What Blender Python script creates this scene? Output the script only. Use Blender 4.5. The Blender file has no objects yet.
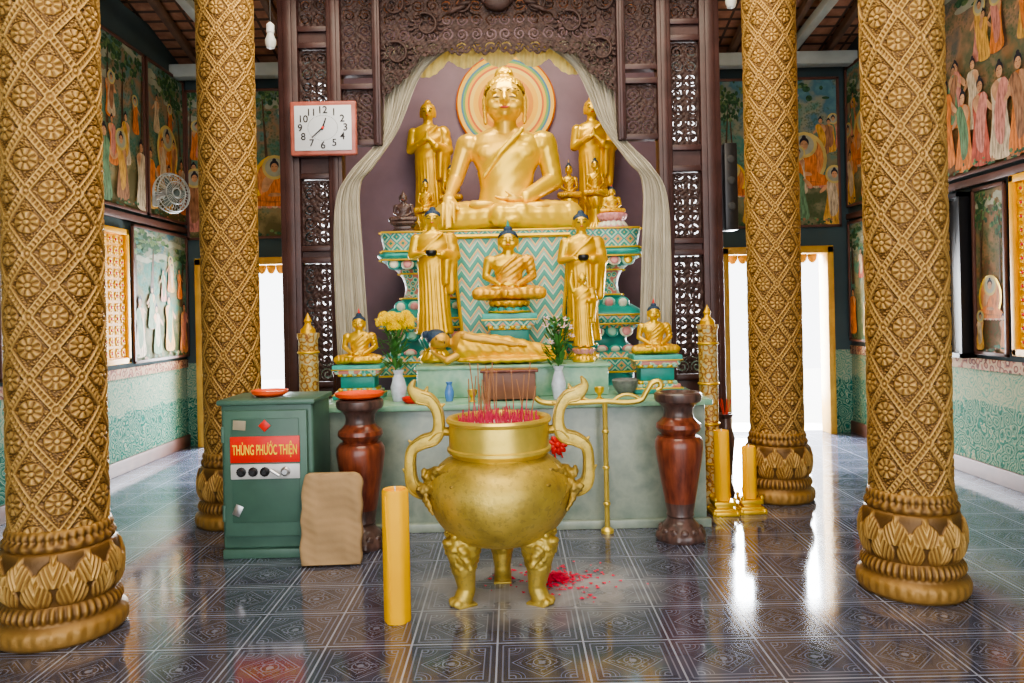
import bpy,bmesh,math,random
import numpy as np
from mathutils import Vector,Matrix
random.seed(4)
S=bpy.context.scene
COL=S.collection
pi=math.pi
# ------------------------------------------------------------ materials
class NT:
    def __init__(s,name):
        s.m=bpy.data.materials.new(name); s.m.use_nodes=True
        s.t=s.m.node_tree; s.n=s.t.nodes; s.b=s.n['Principled BSDF']
        s.tc=s.n.new('ShaderNodeTexCoord')
    def link(s,a,b): s.t.links.new(a,b)
    def inp(s,node,i,v):
        if v is None: return
        if isinstance(v,bpy.types.NodeSocket): s.link(v,node.inputs[i])
        else: node.inputs[i].default_value=v
    def math(s,op,a,b=None,c=None):
        n=s.n.new('ShaderNodeMath'); n.operation=op
        s.inp(n,0,a); s.inp(n,1,b); s.inp(n,2,c); return n.outputs[0]
    def xyz(s):
        n=s.n.new('ShaderNodeSeparateXYZ'); s.link(s.tc.outputs['Object'],n.inputs[0]); return n.outputs
    def noise(s,scale,detail=3,vec=None):
        n=s.n.new('ShaderNodeTexNoise'); n.inputs['Scale'].default_value=scale; n.inputs['Detail'].default_value=detail
        s.link(vec or s.tc.outputs['Object'],n.inputs['Vector']); return n.outputs[0]
    def voro(s,scale,feature='F1',vec=None):
        n=s.n.new('ShaderNodeTexVoronoi'); n.feature=feature; n.inputs['Scale'].default_value=scale
        s.link(vec or s.tc.outputs['Object'],n.inputs['Vector']); return n
    def ramp(s,fac,stops,const=False):
        n=s.n.new('ShaderNodeValToRGB'); cr=n.color_ramp
        if const: cr.interpolation='CONSTANT'
        while len(cr.elements)<len(stops): cr.elements.new(0.5)
        for e,(p,c) in zip(cr.elements,stops): e.position=p; e.color=(*c,1)
        s.link(fac,n.inputs[0]); return n.outputs[0]
    def mix(s,f,a,b):
        n=s.n.new('ShaderNodeMix'); n.data_type='RGBA'
        s.inp(n,0,f)
        for i,v in ((6,a),(7,b)):
            if isinstance(v,tuple): n.inputs[i].default_value=(*v,1) if len(v)==3 else v
            else: s.link(v,n.inputs[i])
        return n.outputs[2]
    def bump(s,h,strength,dist=.01):
        n=s.n.new('ShaderNodeBump'); n.inputs['Strength'].default_value=strength; n.inputs['Distance'].default_value=dist
        s.link(h,n.inputs['Height']); s.link(n.outputs[0],s.b.inputs['Normal'])
    def set(s,color=None,rough=None,metal=None):
        for k,v in (('Base Color',color),('Roughness',rough),('Metallic',metal)):
            if v is None: continue
            if isinstance(v,tuple): s.b.inputs[k].default_value=(*v,1)
            elif isinstance(v,(int,float)): s.b.inputs[k].default_value=v
            else: s.link(v,s.b.inputs[k])
        return s
def pm(name,col,rough=.5,metal=0,var=.15,vs=8,bump=0,bs=40,emis=0):
    t=NT(name)
    f=t.noise(vs,4)
    lo=tuple(c*(1-var) for c in col); hi=tuple(min(1,c*(1+var)) for c in col)
    t.set(t.ramp(f,[(.3,lo),(.7,hi)]),rough,metal)
    if bump: t.bump(t.noise(bs,4),bump)
    if emis:
        t.b.inputs['Emission Color'].default_value=(*col,1); t.b.inputs['Emission Strength'].default_value=emis
    return t.m
def pat(name,cols,scale=10,rough=.4,metal=0,warp=0):
    t=NT(name); v=t.voro(scale)
    n=len(cols); st=[(i/n*.75,c) for i,c in enumerate(cols)]
    f=v.outputs['Distance']
    if warp: f=t.math('FRACT',t.math('MULTIPLY',t.math('ADD',f,t.math('MULTIPLY',t.noise(scale*.6,2),.6)),warp))
    t.set(t.ramp(f,st,True),rough,metal); t.bump(f,.3); return t.m
def zig(name,cols,fx=14,fz=9,amp=.5,rough=.4):
    t=NT(name); o=t.xyz()
    tri=t.math('PINGPONG',t.math('MULTIPLY',t.math('ADD',o[0],10.0),fx),1.0)
    k=t.math('FRACT',t.math('ADD',t.math('MULTIPLY',o[2],fz),t.math('MULTIPLY',tri,amp)))
    t.set(t.ramp(k,cols,True),rough); return t.m
def diam(name,cols,fx=10,fz=10,rep=1.0,rough=.4):
    t=NT(name); o=t.xyz()
    a=t.math('PINGPONG',t.math('MULTIPLY',t.math('ADD',o[0],10.0),fx),.5); b=t.math('PINGPONG',t.math('MULTIPLY',t.math('ADD',o[2],10.0),fz),.5)
    k=t.math('FRACT',t.math('MULTIPLY',t.math('ADD',a,b),rep)); n=t.noise(60,2)
    k=t.math('FRACT',t.math('ADD',k,t.math('MULTIPLY',n,.12)))
    t.set(t.ramp(k,cols,True),rough); return t.m
GOLD=pm('gilded_gold',(.80,.51,.045),.33,.56,.14,5,.08,25)
GOLDB=pm('bright_gilded_gold',(.88,.58,.055),.33,.46,.08,3,.04,20)
GOLDR=pm('robe_gold',(.74,.43,.03),.36,.50,.16,9,.12,30)
BRASSD=pm('dark_brass',(.36,.25,.055),.46,.5,.35,14,.4,60)
t=NT('aged_brass'); c=t.ramp(t.noise(6,6),[(.25,(.36,.26,.055)),(.5,(.58,.42,.085)),(.75,(.72,.54,.14))])
c=t.mix(t.math('MULTIPLY',t.math('GREATER_THAN',t.noise(38,5),.58),.3),c,(.25,.19,.07))
t.set(c,t.math('ADD',t.math('MULTIPLY',t.noise(9,5),.35),.26),.55); t.bump(t.noise(45,4),.25); BRASS=t.m
BRASSB=pm('polished_rim_brass',(.78,.58,.12),.32,.6,.14,8,.1,40)
WOOD=pm('dark_carved_wood',(.048,.022,.018),.6,0,.35,12,.3,60)
WOODP=pm('dark_wood_post',(.058,.024,.022),.42,0,.25,7,.15,40)
MAUVE=pm('mauve_wall',(.21,.14,.185),.6,0,.12,3)
BLACK=pm('black_paint',(.012,.012,.014),.35)
WHITE=pm('white_enamel',(.8,.8,.78),.4,0,.04)
YEL=pm('yellow_wax_paper',(1.0,.50,.0),.6,0,.05,6,.1,14)
RED=pm('red_lacquer',(.75,.02,.01),.35,0,.1)
ORG=pm('orange_red_plastic',(.9,.11,.02),.35,0,.08)
CREAM=pm('cream_cloth',(.47,.43,.34),.8,0,.10,6,.1,60)
BLUEH=pm('dark_blue_hair',(.02,.05,.10),.5,0,.2,40,.8,90)
LIP=pm('painted_lips',(.6,.06,.03),.4)
INK=pm('eye_ink',(.02,.015,.015),.4)
SAFEG=pm('green_safe_paint',(.075,.155,.115),.42,0,.16,5,.05,30)
STEEL=pm('brushed_steel',(.5,.5,.5),.3,.9,.1)
STEELM=pm('satin_steel_plate',(.62,.62,.60),.5,.3,.1)
PINK=pm('magenta_incense',(.62,.03,.10),.6,0,.2,50)
ASH=pm('incense_ash',(.62,.56,.5),.9,0,.2,60,.6,90)
LEAF=pm('green_leaf',(.06,.2,.04),.5,0,.35,20)
PETY=pm('yellow_petals',(1,.66,.0),.5,0,.15,30)
PETW=pm('white_pink_petals',(.8,.58,.58),.5,0,.15,20)
GLZ=pm('porcelain',(.62,.68,.78),.12,0,.15,25)
BLUEP=pm('blue_glaze',(.1,.25,.6),.15)
TEAL=pm('teal_paint',(.02,.27,.23),.4,0,.18)
TURQ=pm('turquoise_paint',(.05,.38,.33),.4,0,.2,14)
PNK=pm('pink_paint',(.70,.30,.30),.4,0,.12)
MINT=pm('mint_paint',(.28,.55,.42),.45,0,.08)
WHT=pm('off_white_paint',(.72,.72,.56),.45,0,.05)
PAPER=pm('brown_kraft',(.38,.25,.125),.75,0,.12,4,.5,9)
ROCK=pm('grey_stone',(.16,.17,.16),.6,0,.3,20,.4,30)
FLORAL=pat('floral_teal_paint',[(.80,.45,.06),(.03,.32,.26),(.45,.66,.48),(.60,.22,.18)],20)
ZT2=diam('green_diamond_bands',[(0,(.72,.45,.08)),(.16,(.03,.28,.22)),(.45,(.42,.64,.48)),(.65,(.04,.36,.30)),(.85,(.66,.32,.26))],9,9,1.3)
CHEV=zig('pastel_triangle_scales',[(0,(.05,.34,.26)),(.26,(.62,.64,.46)),(.38,(.24,.52,.38)),(.58,(.62,.28,.20)),(.68,(.78,.56,.16)),(.80,(.05,.28,.22))],14,8,.8)
def marble(name,a,b,sc=3):
    t=NT(name); f=t.noise(sc,8); t.set(t.ramp(f,[(.3,a),(.55,b),(.75,a)]),.25); return t.m
MARB=marble('grey_green_marble',(.20,.27,.23),(.35,.40,.33),5)
MARBG=marble('pale_green_marble',(.16,.38,.26),(.32,.53,.36),6)
def woodgrain(name,a,b,coat=.2):
    t=NT(name); mp=t.n.new('ShaderNodeMapping'); mp.inputs['Scale'].default_value=(6,6,1.2); t.link(t.tc.outputs['Object'],mp.inputs[0])
    t.set(t.ramp(t.noise(5,6,mp.outputs[0]),[(.3,a),(.7,b)]),.28); t.b.inputs['Coat Weight'].default_value=coat; return t.m
REDW=woodgrain('lacquered_red_wood',(.10,.022,.013),(.28,.075,.036))
REDWD=woodgrain('dark_lacquered_wood',(.045,.028,.026),(.15,.085,.070),.05)
# floor
t=NT('patterned_glossy_tile'); sx=t.xyz()
T=.40
u=t.math('ABSOLUTE',t.math('SUBTRACT',t.math('FRACT',t.math('DIVIDE',t.math('ADD',sx[0],20.1),T)),.5))
v=t.math('ABSOLUTE',t.math('SUBTRACT',t.math('FRACT',t.math('DIVIDE',t.math('ADD',sx[1],20.05),T)),.5))
M=t.math('MAXIMUM',u,v); D=t.math('ADD',u,v)
def band(x,a,b): return t.math('MULTIPLY',t.math('GREATER_THAN',x,a),t.math('LESS_THAN',x,b))
R=t.math('SQRT',t.math('ADD',t.math('MULTIPLY',u,u),t.math('MULTIPLY',v,v)))
du=t.math('SUBTRACT',u,.33); dv=t.math('SUBTRACT',v,.33)
R2=t.math('SQRT',t.math('ADD',t.math('MULTIPLY',du,du),t.math('MULTIPLY',dv,dv)))
inner=t.math('LESS_THAN',M,.37)
P=t.math('MAXIMUM',band(M,.355,.37),band(M,.422,.44))
for x in (band(D,.318,.336),band(D,.272,.282),band(D,.172,.186),band(R2,.034,.05),band(R2,.092,.102),band(R2,.137,.144)):
    P=t.math('MAXIMUM',P,t.math('MULTIPLY',inner,x))
P=t.math('MAXIMUM',P,band(R,.088,.102)); P=t.math('MAXIMUM',P,t.math('LESS_THAN',R,.040))
P=t.math('MAXIMUM',P,t.math('MULTIPLY',t.math('LESS_THAN',D,.27),t.math('GREATER_THAN',t.noise(70,2),.6)))
grout=t.math('GREATER_THAN',M,.489)
base=t.ramp(t.noise(1.3,5),[(.3,(.046,.050,.080)),(.7,(.082,.088,.128))])
dk=t.math('MULTIPLY',t.math('LESS_THAN',D,.315),.45)
base=t.mix(dk,base,(.022,.022,.034))
c=t.mix(t.math('MULTIPLY',P,.66),base,(.26,.28,.37))
c=t.mix(grout,c,(.34,.37,.46))
cx=t.math('SUBTRACT',sx[0],.05); cy=t.math('SUBTRACT',sx[1],4.24)
dist=t.math('SQRT',t.math('ADD',t.math('MULTIPLY',t.math('MULTIPLY',cx,cx),.45),t.math('MULTIPLY',cy,cy)))
dust=t.math('MAXIMUM',t.math('SUBTRACT',1.0,t.math('DIVIDE',dist,.58)),0.0)
dust=t.math('MULTIPLY',dust,t.math('ADD',t.math('MULTIPLY',t.noise(4.5,12),2.6),-.55)); dust=t.math('MAXIMUM',t.math('MINIMUM',dust,.7),0.0)
c=t.mix(dust,c,(.66,.65,.66))
r=t.math('ADD',t.math('MULTIPLY',t.noise(4,4),.13),.035); r=t.math('ADD',r,t.math('MULTIPLY',dust,.6))
t.set(c,r); t.b.inputs['Specular IOR Level'].default_value=.9; t.b.inputs['IOR'].default_value=1.7; FLOOR=t.m
# column gold
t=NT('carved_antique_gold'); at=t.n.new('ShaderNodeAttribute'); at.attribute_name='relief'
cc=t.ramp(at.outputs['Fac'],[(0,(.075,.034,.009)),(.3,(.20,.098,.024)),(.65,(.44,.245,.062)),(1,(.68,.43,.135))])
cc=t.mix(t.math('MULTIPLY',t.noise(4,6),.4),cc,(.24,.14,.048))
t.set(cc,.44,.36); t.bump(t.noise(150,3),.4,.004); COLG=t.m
# walls
def wallmat(name,top,pale,teal,zc):
    t=NT(name); o=t.xyz(); z=o[2]
    v=t.voro(8.0); f=t.math('FRACT',t.math('MULTIPLY',t.math('ADD',v.outputs['Distance'],t.math('MULTIPLY',t.noise(10,4),.9)),4.5))
    dk=tuple(x*.45 for x in teal); md=tuple(a*.4+b*.6 for a,b in zip(pale,teal))
    low=t.ramp(f,[(0,teal),(.35,dk),(.5,md),(.72,teal),(.9,pale)])
    hi=t.ramp(f,[(0,pale),(.30,md),(.46,teal),(.60,pale),(.80,md),(.90,pale)])
    dado=t.mix(t.math('GREATER_THAN',t.math('ADD',z,t.math('MULTIPLY',t.noise(3,3),.25)),zc),low,hi)
    up=t.ramp(t.noise(2,3),[(.3,top),(.7,tuple(x*1.25 for x in top))])
    t.set(t.mix(t.math('GREATER_THAN',z,1.0),dado,up),.85); t.b.inputs['Specular IOR Level'].default_value=.15; return t.m
WL=wallmat('painted_plaster_left',(.06,.085,.09),(.36,.38,.27),(.02,.20,.15),.72)
WR=wallmat('painted_plaster_right',(.06,.075,.08),(.36,.34,.21),(.05,.21,.15),.78)
BAND=pat('brown_floral_band',[(.30,.12,.07),(.12,.04,.03),(.38,.24,.14)],14,.9,warp=2)
BROWN=pm('brown_baseboard',(.12,.05,.035),.5,0,.2)
YLAT=pm('yellow_lattice_ground',(.85,.36,.0),.6,0,.3,12)
YPET=pm('yellow_petal_relief',(1,.50,.0),.6)
t=NT('roof_underside'); sx=t.xyz()
k=t.math('FRACT',t.math('MULTIPLY',sx[1],6.0)); k2=t.math('FRACT',t.math('MULTIPLY',sx[0],4.0))
a=t.math('MAXIMUM',t.math('LESS_THAN',k,.25),t.math('LESS_THAN',k2,.12))
t.set(t.mix(a,t.ramp(t.noise(9,4),[(.3,(.26,.11,.06)),(.7,(.45,.22,.13))]),(.08,.045,.03)),.8); ROOF=t.m
BEAM=pm('pale_painted_beam',(.40,.43,.40),.6,0,.15,4)
BEAMW=pm('brown_rafter_wood',(.14,.075,.045),.6,0,.25)
def muralmat(name,seed,cols):
    t=NT(name); mp=t.n.new('ShaderNodeMapping'); mp.inputs['Location'].default_value=(seed*3.1,seed,seed*1.7); t.link(t.tc.outputs['Object'],mp.inputs[0])
    o=t.xyz()
    f=t.math('ADD',t.math('MULTIPLY',o[2],.42),t.math('MULTIPLY',t.math('SUBTRACT',t.noise(3.8,9,mp.outputs[0]),.5),1.35))
    n=len(cols); c=t.ramp(f,[(i/(n-1)*.85+.05,x) for i,x in enumerate(cols)])
    v=t.voro(34,vec=mp.outputs[0]); fo=t.math('LESS_THAN',v.outputs['Distance'],.42)
    fo=t.math('MULTIPLY',fo,t.math('GREATER_THAN',t.noise(2.6,3,mp.outputs[0]),.5))
    c=t.mix(t.math('MULTIPLY',fo,.45),c,(.05,.10,.035)); t.set(c,.75); t.b.inputs['Specular IOR Level'].default_value=.25; return t.m
MUR=[muralmat('mural_paint_garden',1,[(.12,.10,.04),(.28,.21,.10),(.08,.19,.14),(.32,.20,.12),(.10,.22,.20),(.27,.29,.22)]),
     muralmat('mural_paint_sky',5,[(.09,.11,.05),(.24,.21,.12),(.07,.22,.18),(.28,.27,.19),(.08,.18,.22),(.14,.27,.27)]),
     muralmat('mural_paint_dusk',9,[(.13,.07,.03),(.27,.15,.07),(.12,.13,.07),(.32,.19,.11),(.12,.12,.10),(.24,.18,.12)])]
FIGC=[(.60,.18,.03),(.52,.40,.26),(.44,.08,.04),(.60,.32,.06),(.58,.22,.07),(.12,.22,.11),(.52,.20,.15),(.32,.15,.07)]
FIGM=[]
for i,c in enumerate(FIGC):
    t=NT('mural_robe_%d'%i); mp=t.n.new('ShaderNodeMapping'); mp.inputs['Scale'].default_value=(20,1,4.5); t.link(t.tc.outputs['Object'],mp.inputs[0])
    t.set(t.ramp(t.noise(2.2,5,mp.outputs[0]),[(.3,tuple(x*.4 for x in c)),(.5,c),(.72,tuple(min(1,x*1.35+.03) for x in c))]),.7); FIGM.append(t.m)
MSK=pm('mural_skin',(.50,.26,.13),.7,0,.35,12); MHAIR=pm('mural_hair',(.015,.012,.02),.7); MHALO=pm('mural_halo',(.55,.42,.14),.7,0,.2); MLINE=pm('mural_outline',(.14,.06,.03),.7)
TRUNK=pm('mural_trunk',(.09,.05,.025),.7,0,.4,20); CAN1=pm('mural_leaf_dark',(.03,.09,.035),.7,0,.5,30); CAN2=pm('mural_leaf_light',(.12,.19,.07),.7,0,.5,30); CLOUD=pm('mural_cloud',(.34,.34,.25),.7,0,.2)
# ------------------------------------------------------------ geometry builder
class G:
    def __init__(s): s.bm=bmesh.new()
    def _mi(s,vs,mi):
        if not mi: return
        fs=set(f for v in vs for f in v.link_faces)
        for f in fs: f.material_index=mi
    def box(s,c,size,bev=0,rot=None,mi=0,seg=2):
        m=Matrix.Translation(c)@(rot or Matrix())@Matrix.Diagonal((*size,1))
        r=bmesh.ops.create_cube(s.bm,size=1,matrix=m); vs=r['verts']; s._mi(vs,mi)
        if bev:
            es=list(set(e for v in vs for e in v.link_edges))
            bmesh.ops.bevel(s.bm,geom=es,offset=bev,segments=seg,profile=.5,affect='EDGES',material=-1)
        return s
    def ell(s,c,r,rot=None,mi=0,u=16,v=10):
        m=Matrix.Translation(c)@(rot or Matrix())@Matrix.Diagonal((*r,1))
        q=bmesh.ops.create_uvsphere(s.bm,u_segments=u,v_segments=v,radius=1,matrix=m); s._mi(q['verts'],mi); return s
    def cap(s,p,q,r1,r2,mi=0):
        p=Vector(p);q=Vector(q);d=q-p;L=d.length
        s.ell(p,(r1,)*3,mi=mi,u=14,v=8); s.ell(q,(r2,)*3,mi=mi,u=14,v=8)
        if L>1e-5:
            m=Matrix.Translation((p+q)/2)@d.to_track_quat('Z','Y').to_matrix().to_4x4()
            k=bmesh.ops.create_cone(s.bm,cap_ends=True,segments=14,radius1=r1,radius2=r2,depth=L,matrix=m); s._mi(k['verts'],mi)
        return s
    def rings(s,R,mi=0,close=True,mis=None):
        rows=[[s.bm.verts.new(p) for p in ring] for ring in R]
        n=len(rows[0])
        for j in range(len(rows)-1):
            for i in range(n):
                f=s.bm.faces.new((rows[j][i],rows[j][(i+1)%n],rows[j+1][(i+1)%n],rows[j+1][i])); f.material_index=mis[j] if mis else mi
        if close:
            f=s.bm.faces.new(rows[0][::-1]); f.material_index=mis[0] if mis else mi
            f=s.bm.faces.new(rows[-1]); f.material_index=mis[-1] if mis else mi
        return s
    def lathe(s,prof,seg=48,c=(0,0,0),fn=None,mi=0,mis=None,sx=1,sy=1):
        R=[]
        for r,z in prof:
            ring=[]
            for i in range(seg):
                a=2*pi*i/seg; rr=max(r,.0005)
                if fn: rr=fn(a,z,rr)
                ring.append((c[0]+rr*math.cos(a)*sx,c[1]+rr*math.sin(a)*sy,c[2]+z))
            R.append(ring)
        return s.rings(R,mi,True,mis)
    def tube(s,pts,rad,seg=10,sx=1,hint=(0,1,0),mi=0):
        pts=[Vector(p) for p in pts]; n=len(pts); R=[]
        if not isinstance(rad,(list,tuple)): rad=[rad]*n
        h=Vector(hint)
        for i,p in enumerate(pts):
            t=(pts[min(i+1,n-1)]-pts[max(i-1,0)]).normalized()
            sd=(h-t*h.dot(t))
            if sd.length<.05: sd=Vector((1,0,0))-t*t.x
            sd.normalize(); o=t.cross(sd)
            R.append([p+sd*math.cos(2*pi*k/seg)*rad[i]*sx+o*math.sin(2*pi*k/seg)*rad[i] for k in range(seg)])
        return s.rings(R,mi)
    def poly(s,pts,mi=0):
        f=s.bm.faces.new([s.bm.verts.new(p) for p in pts]); f.material_index=mi; return s
    def mesh(s,me,M=None):
        k=me.copy()
        if M: k.transform(M)
        s.bm.from_mesh(k); bpy.data.meshes.remove(k); return s
    def out(s,name,mats,parent=None,loc=(0,0,0),rot=(0,0,0),ang=35,recalc=True,smooth=True,**props):
        if recalc: bmesh.ops.recalc_face_normals(s.bm,faces=s.bm.faces)
        me=bpy.data.meshes.new(name); s.bm.to_mesh(me); s.bm.free()
        if not isinstance(mats,(list,tuple)): mats=[mats]
        for m in mats: me.materials.append(m)
        if smooth:
            me.shade_smooth(); me.set_sharp_from_angle(angle=math.radians(ang))
        return link(name,me,parent,loc,rot,**props)
def link(name,me,parent=None,loc=(0,0,0),rot=(0,0,0),scale=None,**props):
    o=bpy.data.objects.new(name,me); COL.objects.link(o); o.location=loc; o.rotation_euler=rot
    if scale: o.scale=scale if isinstance(scale,tuple) else (scale,)*3
    if parent: o.parent=parent
    for k,v in props.items(): o[k]=v
    return o
def thing(name,label,cat,loc=(0,0,0),rot=(0,0,0),group=None,scale=None):
    e=link(name,None,None,loc,rot,scale); e.empty_display_size=.1; e['label']=label; e['category']=cat
    if group: e['group']=group
    return e
def dup(o,loc,rot=None,scale=None,label=None):
    n=o.copy(); COL.objects.link(n); n.location=loc
    if rot is not None: n.rotation_euler=rot
    if scale is not None: n.scale=scale if isinstance(scale,tuple) else (scale,)*3
    if label: n['label']=label
    def rec(a,b):
        for ch in a.children:
            k=ch.copy(); COL.objects.link(k); k.parent=b; rec(ch,k)
    rec(o,n); return n
def spl(pts,n=8):
    P=[Vector(p) for p in pts]; out=[]
    for i in range(len(P)-1):
        a=P[max(i-1,0)];b=P[i];c=P[i+1];d=P[min(i+2,len(P)-1)]
        for k in range(n):
            t=k/n; out.append(.5*((2*b)+(c-a)*t+(2*a-5*b+4*c-d)*t*t+(3*b-a-3*c+d)*t**3))
    out.append(P[-1]); return out
def blob(prims,voxel,it=4,post=None,cut=None,name='form'):
    g=G()
    for p in prims:
        if p[0]=='e': g.ell(p[1],p[2],p[3] if len(p)>3 else None)
        elif p[0]=='c': g.cap(*p[1:])
        elif p[0]=='l':
            R=[]
            for (z,rx,ry,cx,cy) in p[1]:
                R.append([(cx+rx*math.cos(2*pi*i/40),cy+ry*math.sin(2*pi*i/40),z) for i in range(40)])
            g.rings(R)
        elif p[0]=='b': g.box(p[1],p[2])
    bmesh.ops.recalc_face_normals(g.bm,faces=g.bm.faces)
    me=bpy.data.meshes.new('tmp'); g.bm.to_mesh(me); g.bm.free()
    o=bpy.data.objects.new('tmp',me); COL.objects.link(o)
    m=o.modifiers.new('r','REMESH'); m.mode='VOXEL'; m.voxel_size=voxel
    if it:
        m=o.modifiers.new('s','SMOOTH'); m.factor=.5; m.iterations=it
    bpy.context.view_layer.update(); dg=bpy.context.evaluated_depsgraph_get()
    r=bpy.data.meshes.new_from_object(o.evaluated_get(dg)); bpy.data.objects.remove(o)
    if post:
        n=len(r.vertices); co=np.empty(n*3); r.vertices.foreach_get('co',co); co=co.reshape(-1,3)
        no=np.empty(n*3); r.vertices.foreach_get('normal',no); no=no.reshape(-1,3)
        co=co+no*post(co)[:,None]; r.vertices.foreach_set('co',co.ravel())
    if cut:
        bm=bmesh.new(); bm.from_mesh(r)
        for (pc,pn) in cut:
            bmesh.ops.bisect_plane(bm,geom=bm.verts[:]+bm.edges[:]+bm.faces[:],plane_co=pc,plane_no=pn,clear_outer=True)
        bm.to_mesh(r); bm.free()
    r.name=name; r.shade_smooth(); return r
def textmesh(body,size,ext=.001):
    cu=bpy.data.curves.new('t','FONT'); cu.body=body; cu.size=size; cu.extrude=ext; cu.align_x='CENTER'; cu.align_y='CENTER'; cu.offset=size*.012
    o=bpy.data.objects.new('t',cu); COL.objects.link(o); bpy.context.view_layer.update()
    dg=bpy.context.evaluated_depsgraph_get(); me=bpy.data.meshes.new_from_object(o.evaluated_get(dg)); bpy.data.objects.remove(o); return me
RX90=Matrix.Rotation(pi/2,4,'X')
def RM(a,ax): return Matrix.Rotation(math.radians(a),4,ax)
# ------------------------------------------------------------ room shell
XL,XR,YB,YF=-3.95,4.1,9.2,-3.0
G().box(((XL+XR)/2,3.1,-.05),(XR-XL+.4,12.6,.1)).out('floor',FLOOR,kind='structure',smooth=False)
G().box((XL-.1,3.1,2.4),(.2,12.2,4.8)).out('wall_left',WL,kind='structure',smooth=False)
g=G(); wy0,wy1,wz0,wz1=6.72,7.18,1.05,2.52
g.box((XR+.1,(YF+wy0)/2,2.4),(.2,wy0-YF,4.8)); g.box((XR+.1,(wy1+YB)/2,2.4),(.2,YB-wy1,4.8))
g.box((XR+.1,(wy0+wy1)/2,wz0/2),(.2,wy1-wy0,wz0)); g.box((XR+.1,(wy0+wy1)/2,(wz1+4.8)/2),(.2,wy1-wy0,4.8-wz1))
g.out('wall_right',WR,kind='structure',smooth=False)
g=G(); dh=2.25
dl0,dl1,dr0,dr1=-3.78,-2.52,2.52,3.85
BWIN=[(-2.42,-1.62),(1.50,2.42)]; bz0,bz1=.95,4.72  # openings put in behind the screen for backlight, slatted closely to dim it
for a,b in ((XL-.2,dl0),(dl1,BWIN[0][0]),(BWIN[0][1],BWIN[1][0]),(BWIN[1][1],dr0),(dr1,XR+.2)): g.box(((a+b)/2,YB+.1,2.4),(b-a,.2,4.8))
for a,b in ((dl0,dl1),(dr0,dr1)): g.box(((a+b)/2,YB+.1,(dh+4.8)/2),(b-a,.2,4.8-dh))
for a,b in BWIN:
    g.box(((a+b)/2,YB+.1,bz0/2),(b-a,.2,bz0)); g.box(((a+b)/2,YB+.1,(bz1+4.8)/2),(b-a,.2,4.8-bz1))
g.out('wall_back',WL,kind='structure',smooth=False)
for i,(a,b) in enumerate(BWIN):
    g=G()
    for k in range(11): g.box((a+.03+(b-a-.06)*k/10,YB+.05,(bz0+bz1)/2),(.028,.05,bz1-bz0),.004)
    for k in range(40): g.box(((a+b)/2,YB+.05,bz0+.03+(bz1-bz0-.06)*k/39),(b-a,.06,.035),.004,RM(25,'X'))
    g.out('window_%d'%(i+2),BROWN,kind='structure')
for i,(a,b) in enumerate(((dl0,dl1),(dr0,dr1))):
    g=G()
    for x in (a+.04,b-.04): g.box((x,YB-.01,dh/2),(.08,.26,dh),.01)
    g.box(((a+b)/2,YB-.01,dh-.04),(b-a,.26,.09),.01)
    for k in range(9): g.ell((a+.12+(b-a-.24)*(k+.5)/9,YB+.06,dh-.1),((b-a-.24)/18,.02,.09))
    g.out('door_%d'%(i+1),pm('door_frame_yellow_%d'%i,(.5,.27,.04),.5),kind='structure')
g=G()
for y in (wy0+.02,wy1-.02): g.box((XR-.01,y,(wz0+wz1)/2),(.24,.04,wz1-wz0))
for z in (wz0+.02,wz1-.02): g.box((XR-.01,(wy0+wy1)/2,z),(.24,wy1-wy0,.04))
g.box((XR-.03,wy0+.30,(wz0+wz1)/2),(.03,.32,wz1-wz0-.06))
g.out('window_1',BLACK,kind='structure')
for nm,x,f in (('left',XL,1),('right',XR,-1)):
    G().box((x+f*.015,3.1,.07),(.03,12.2,.14),.005).out('baseboard_'+nm,BROWN,kind='structure')
    G().box((x+f*.01,3.1,1.0),(.02,12.2,.10),.004).out('trim_%s'%('1' if f>0 else '2'),BAND,kind='structure')
    G().box((x+f*.02,3.1,2.60),(.04,12.2,.07),.008).out('trim_%s'%('3' if f>0 else '4'),BROWN,kind='structure')
G().box(((dl1+dr0)/2,YB-.015,.07),(dr0-dl1,.03,.14),.005).out('baseboard_back',BROWN,kind='structure')
g=G(); pts=[(-3.2,4.55),(3.0,6.15),(9.6,4.5)]
for (y0,z0),(y1,z1) in zip(pts[:-1],pts[1:]):
    a=[(XL-.4,y0,z0),(XR+.4,y0,z0),(XR+.4,y1,z1),(XL-.4,y1,z1)]; b=[(p[0],p[1],p[2]+.1) for p in a]
    vs=[g.bm.verts.new(p) for p in a+b]
    for f in ((0,1,2,3),(7,6,5,4),(0,4,5,1),(1,5,6,2),(2,6,7,3),(3,7,4,0)): g.bm.faces.new([vs[i] for i in f])
g.out('ceiling',ROOF,kind='structure',smooth=False)
g=G()
for x in (XL-.1,XR+.1):
    g.poly([(x,-3,4.8),(x,9.2,4.8),(x,9.2,4.62),(x,3,6.17),(x,-3,4.62)])
g.out('wall_gable',WL,kind='structure',smooth=False)
tn=5
for k in range(14):
    x=XL+.3+k*(XR-XL-.6)/13
    a=math.atan2(1.65,6.6)
    G().box((x,6.3,5.325-.09),(.07,6.8,.09),.008,Matrix.Rotation(-a,4,'X')).out('trim_%d'%tn,BEAMW,kind='structure'); tn+=1
for (y,z,m,h) in ((8.95,4.44,BEAM,.15),(5.95,4.72,BEAMW,.24),(3.98,4.72,BEAMW,.24)):
    G().box(((XL+XR)/2,y,z),(XR-XL,.16,h),.01).out('trim_%d'%tn,m,kind='structure'); tn+=1
for x in (XL+.75,XR-.75):
    G().box((x,7.5,4.72),(.1,3.1,.1),.01,RM(-6,'X')).out('trim_%d'%tn,BEAM,kind='structure'); tn+=1
G().box((0,14,-.06),(30,9.5,.08)).out('ground_outside',pm('sunlit_court',(.85,.85,.82),.8,0,.03),kind='structure',smooth=False)
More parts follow.
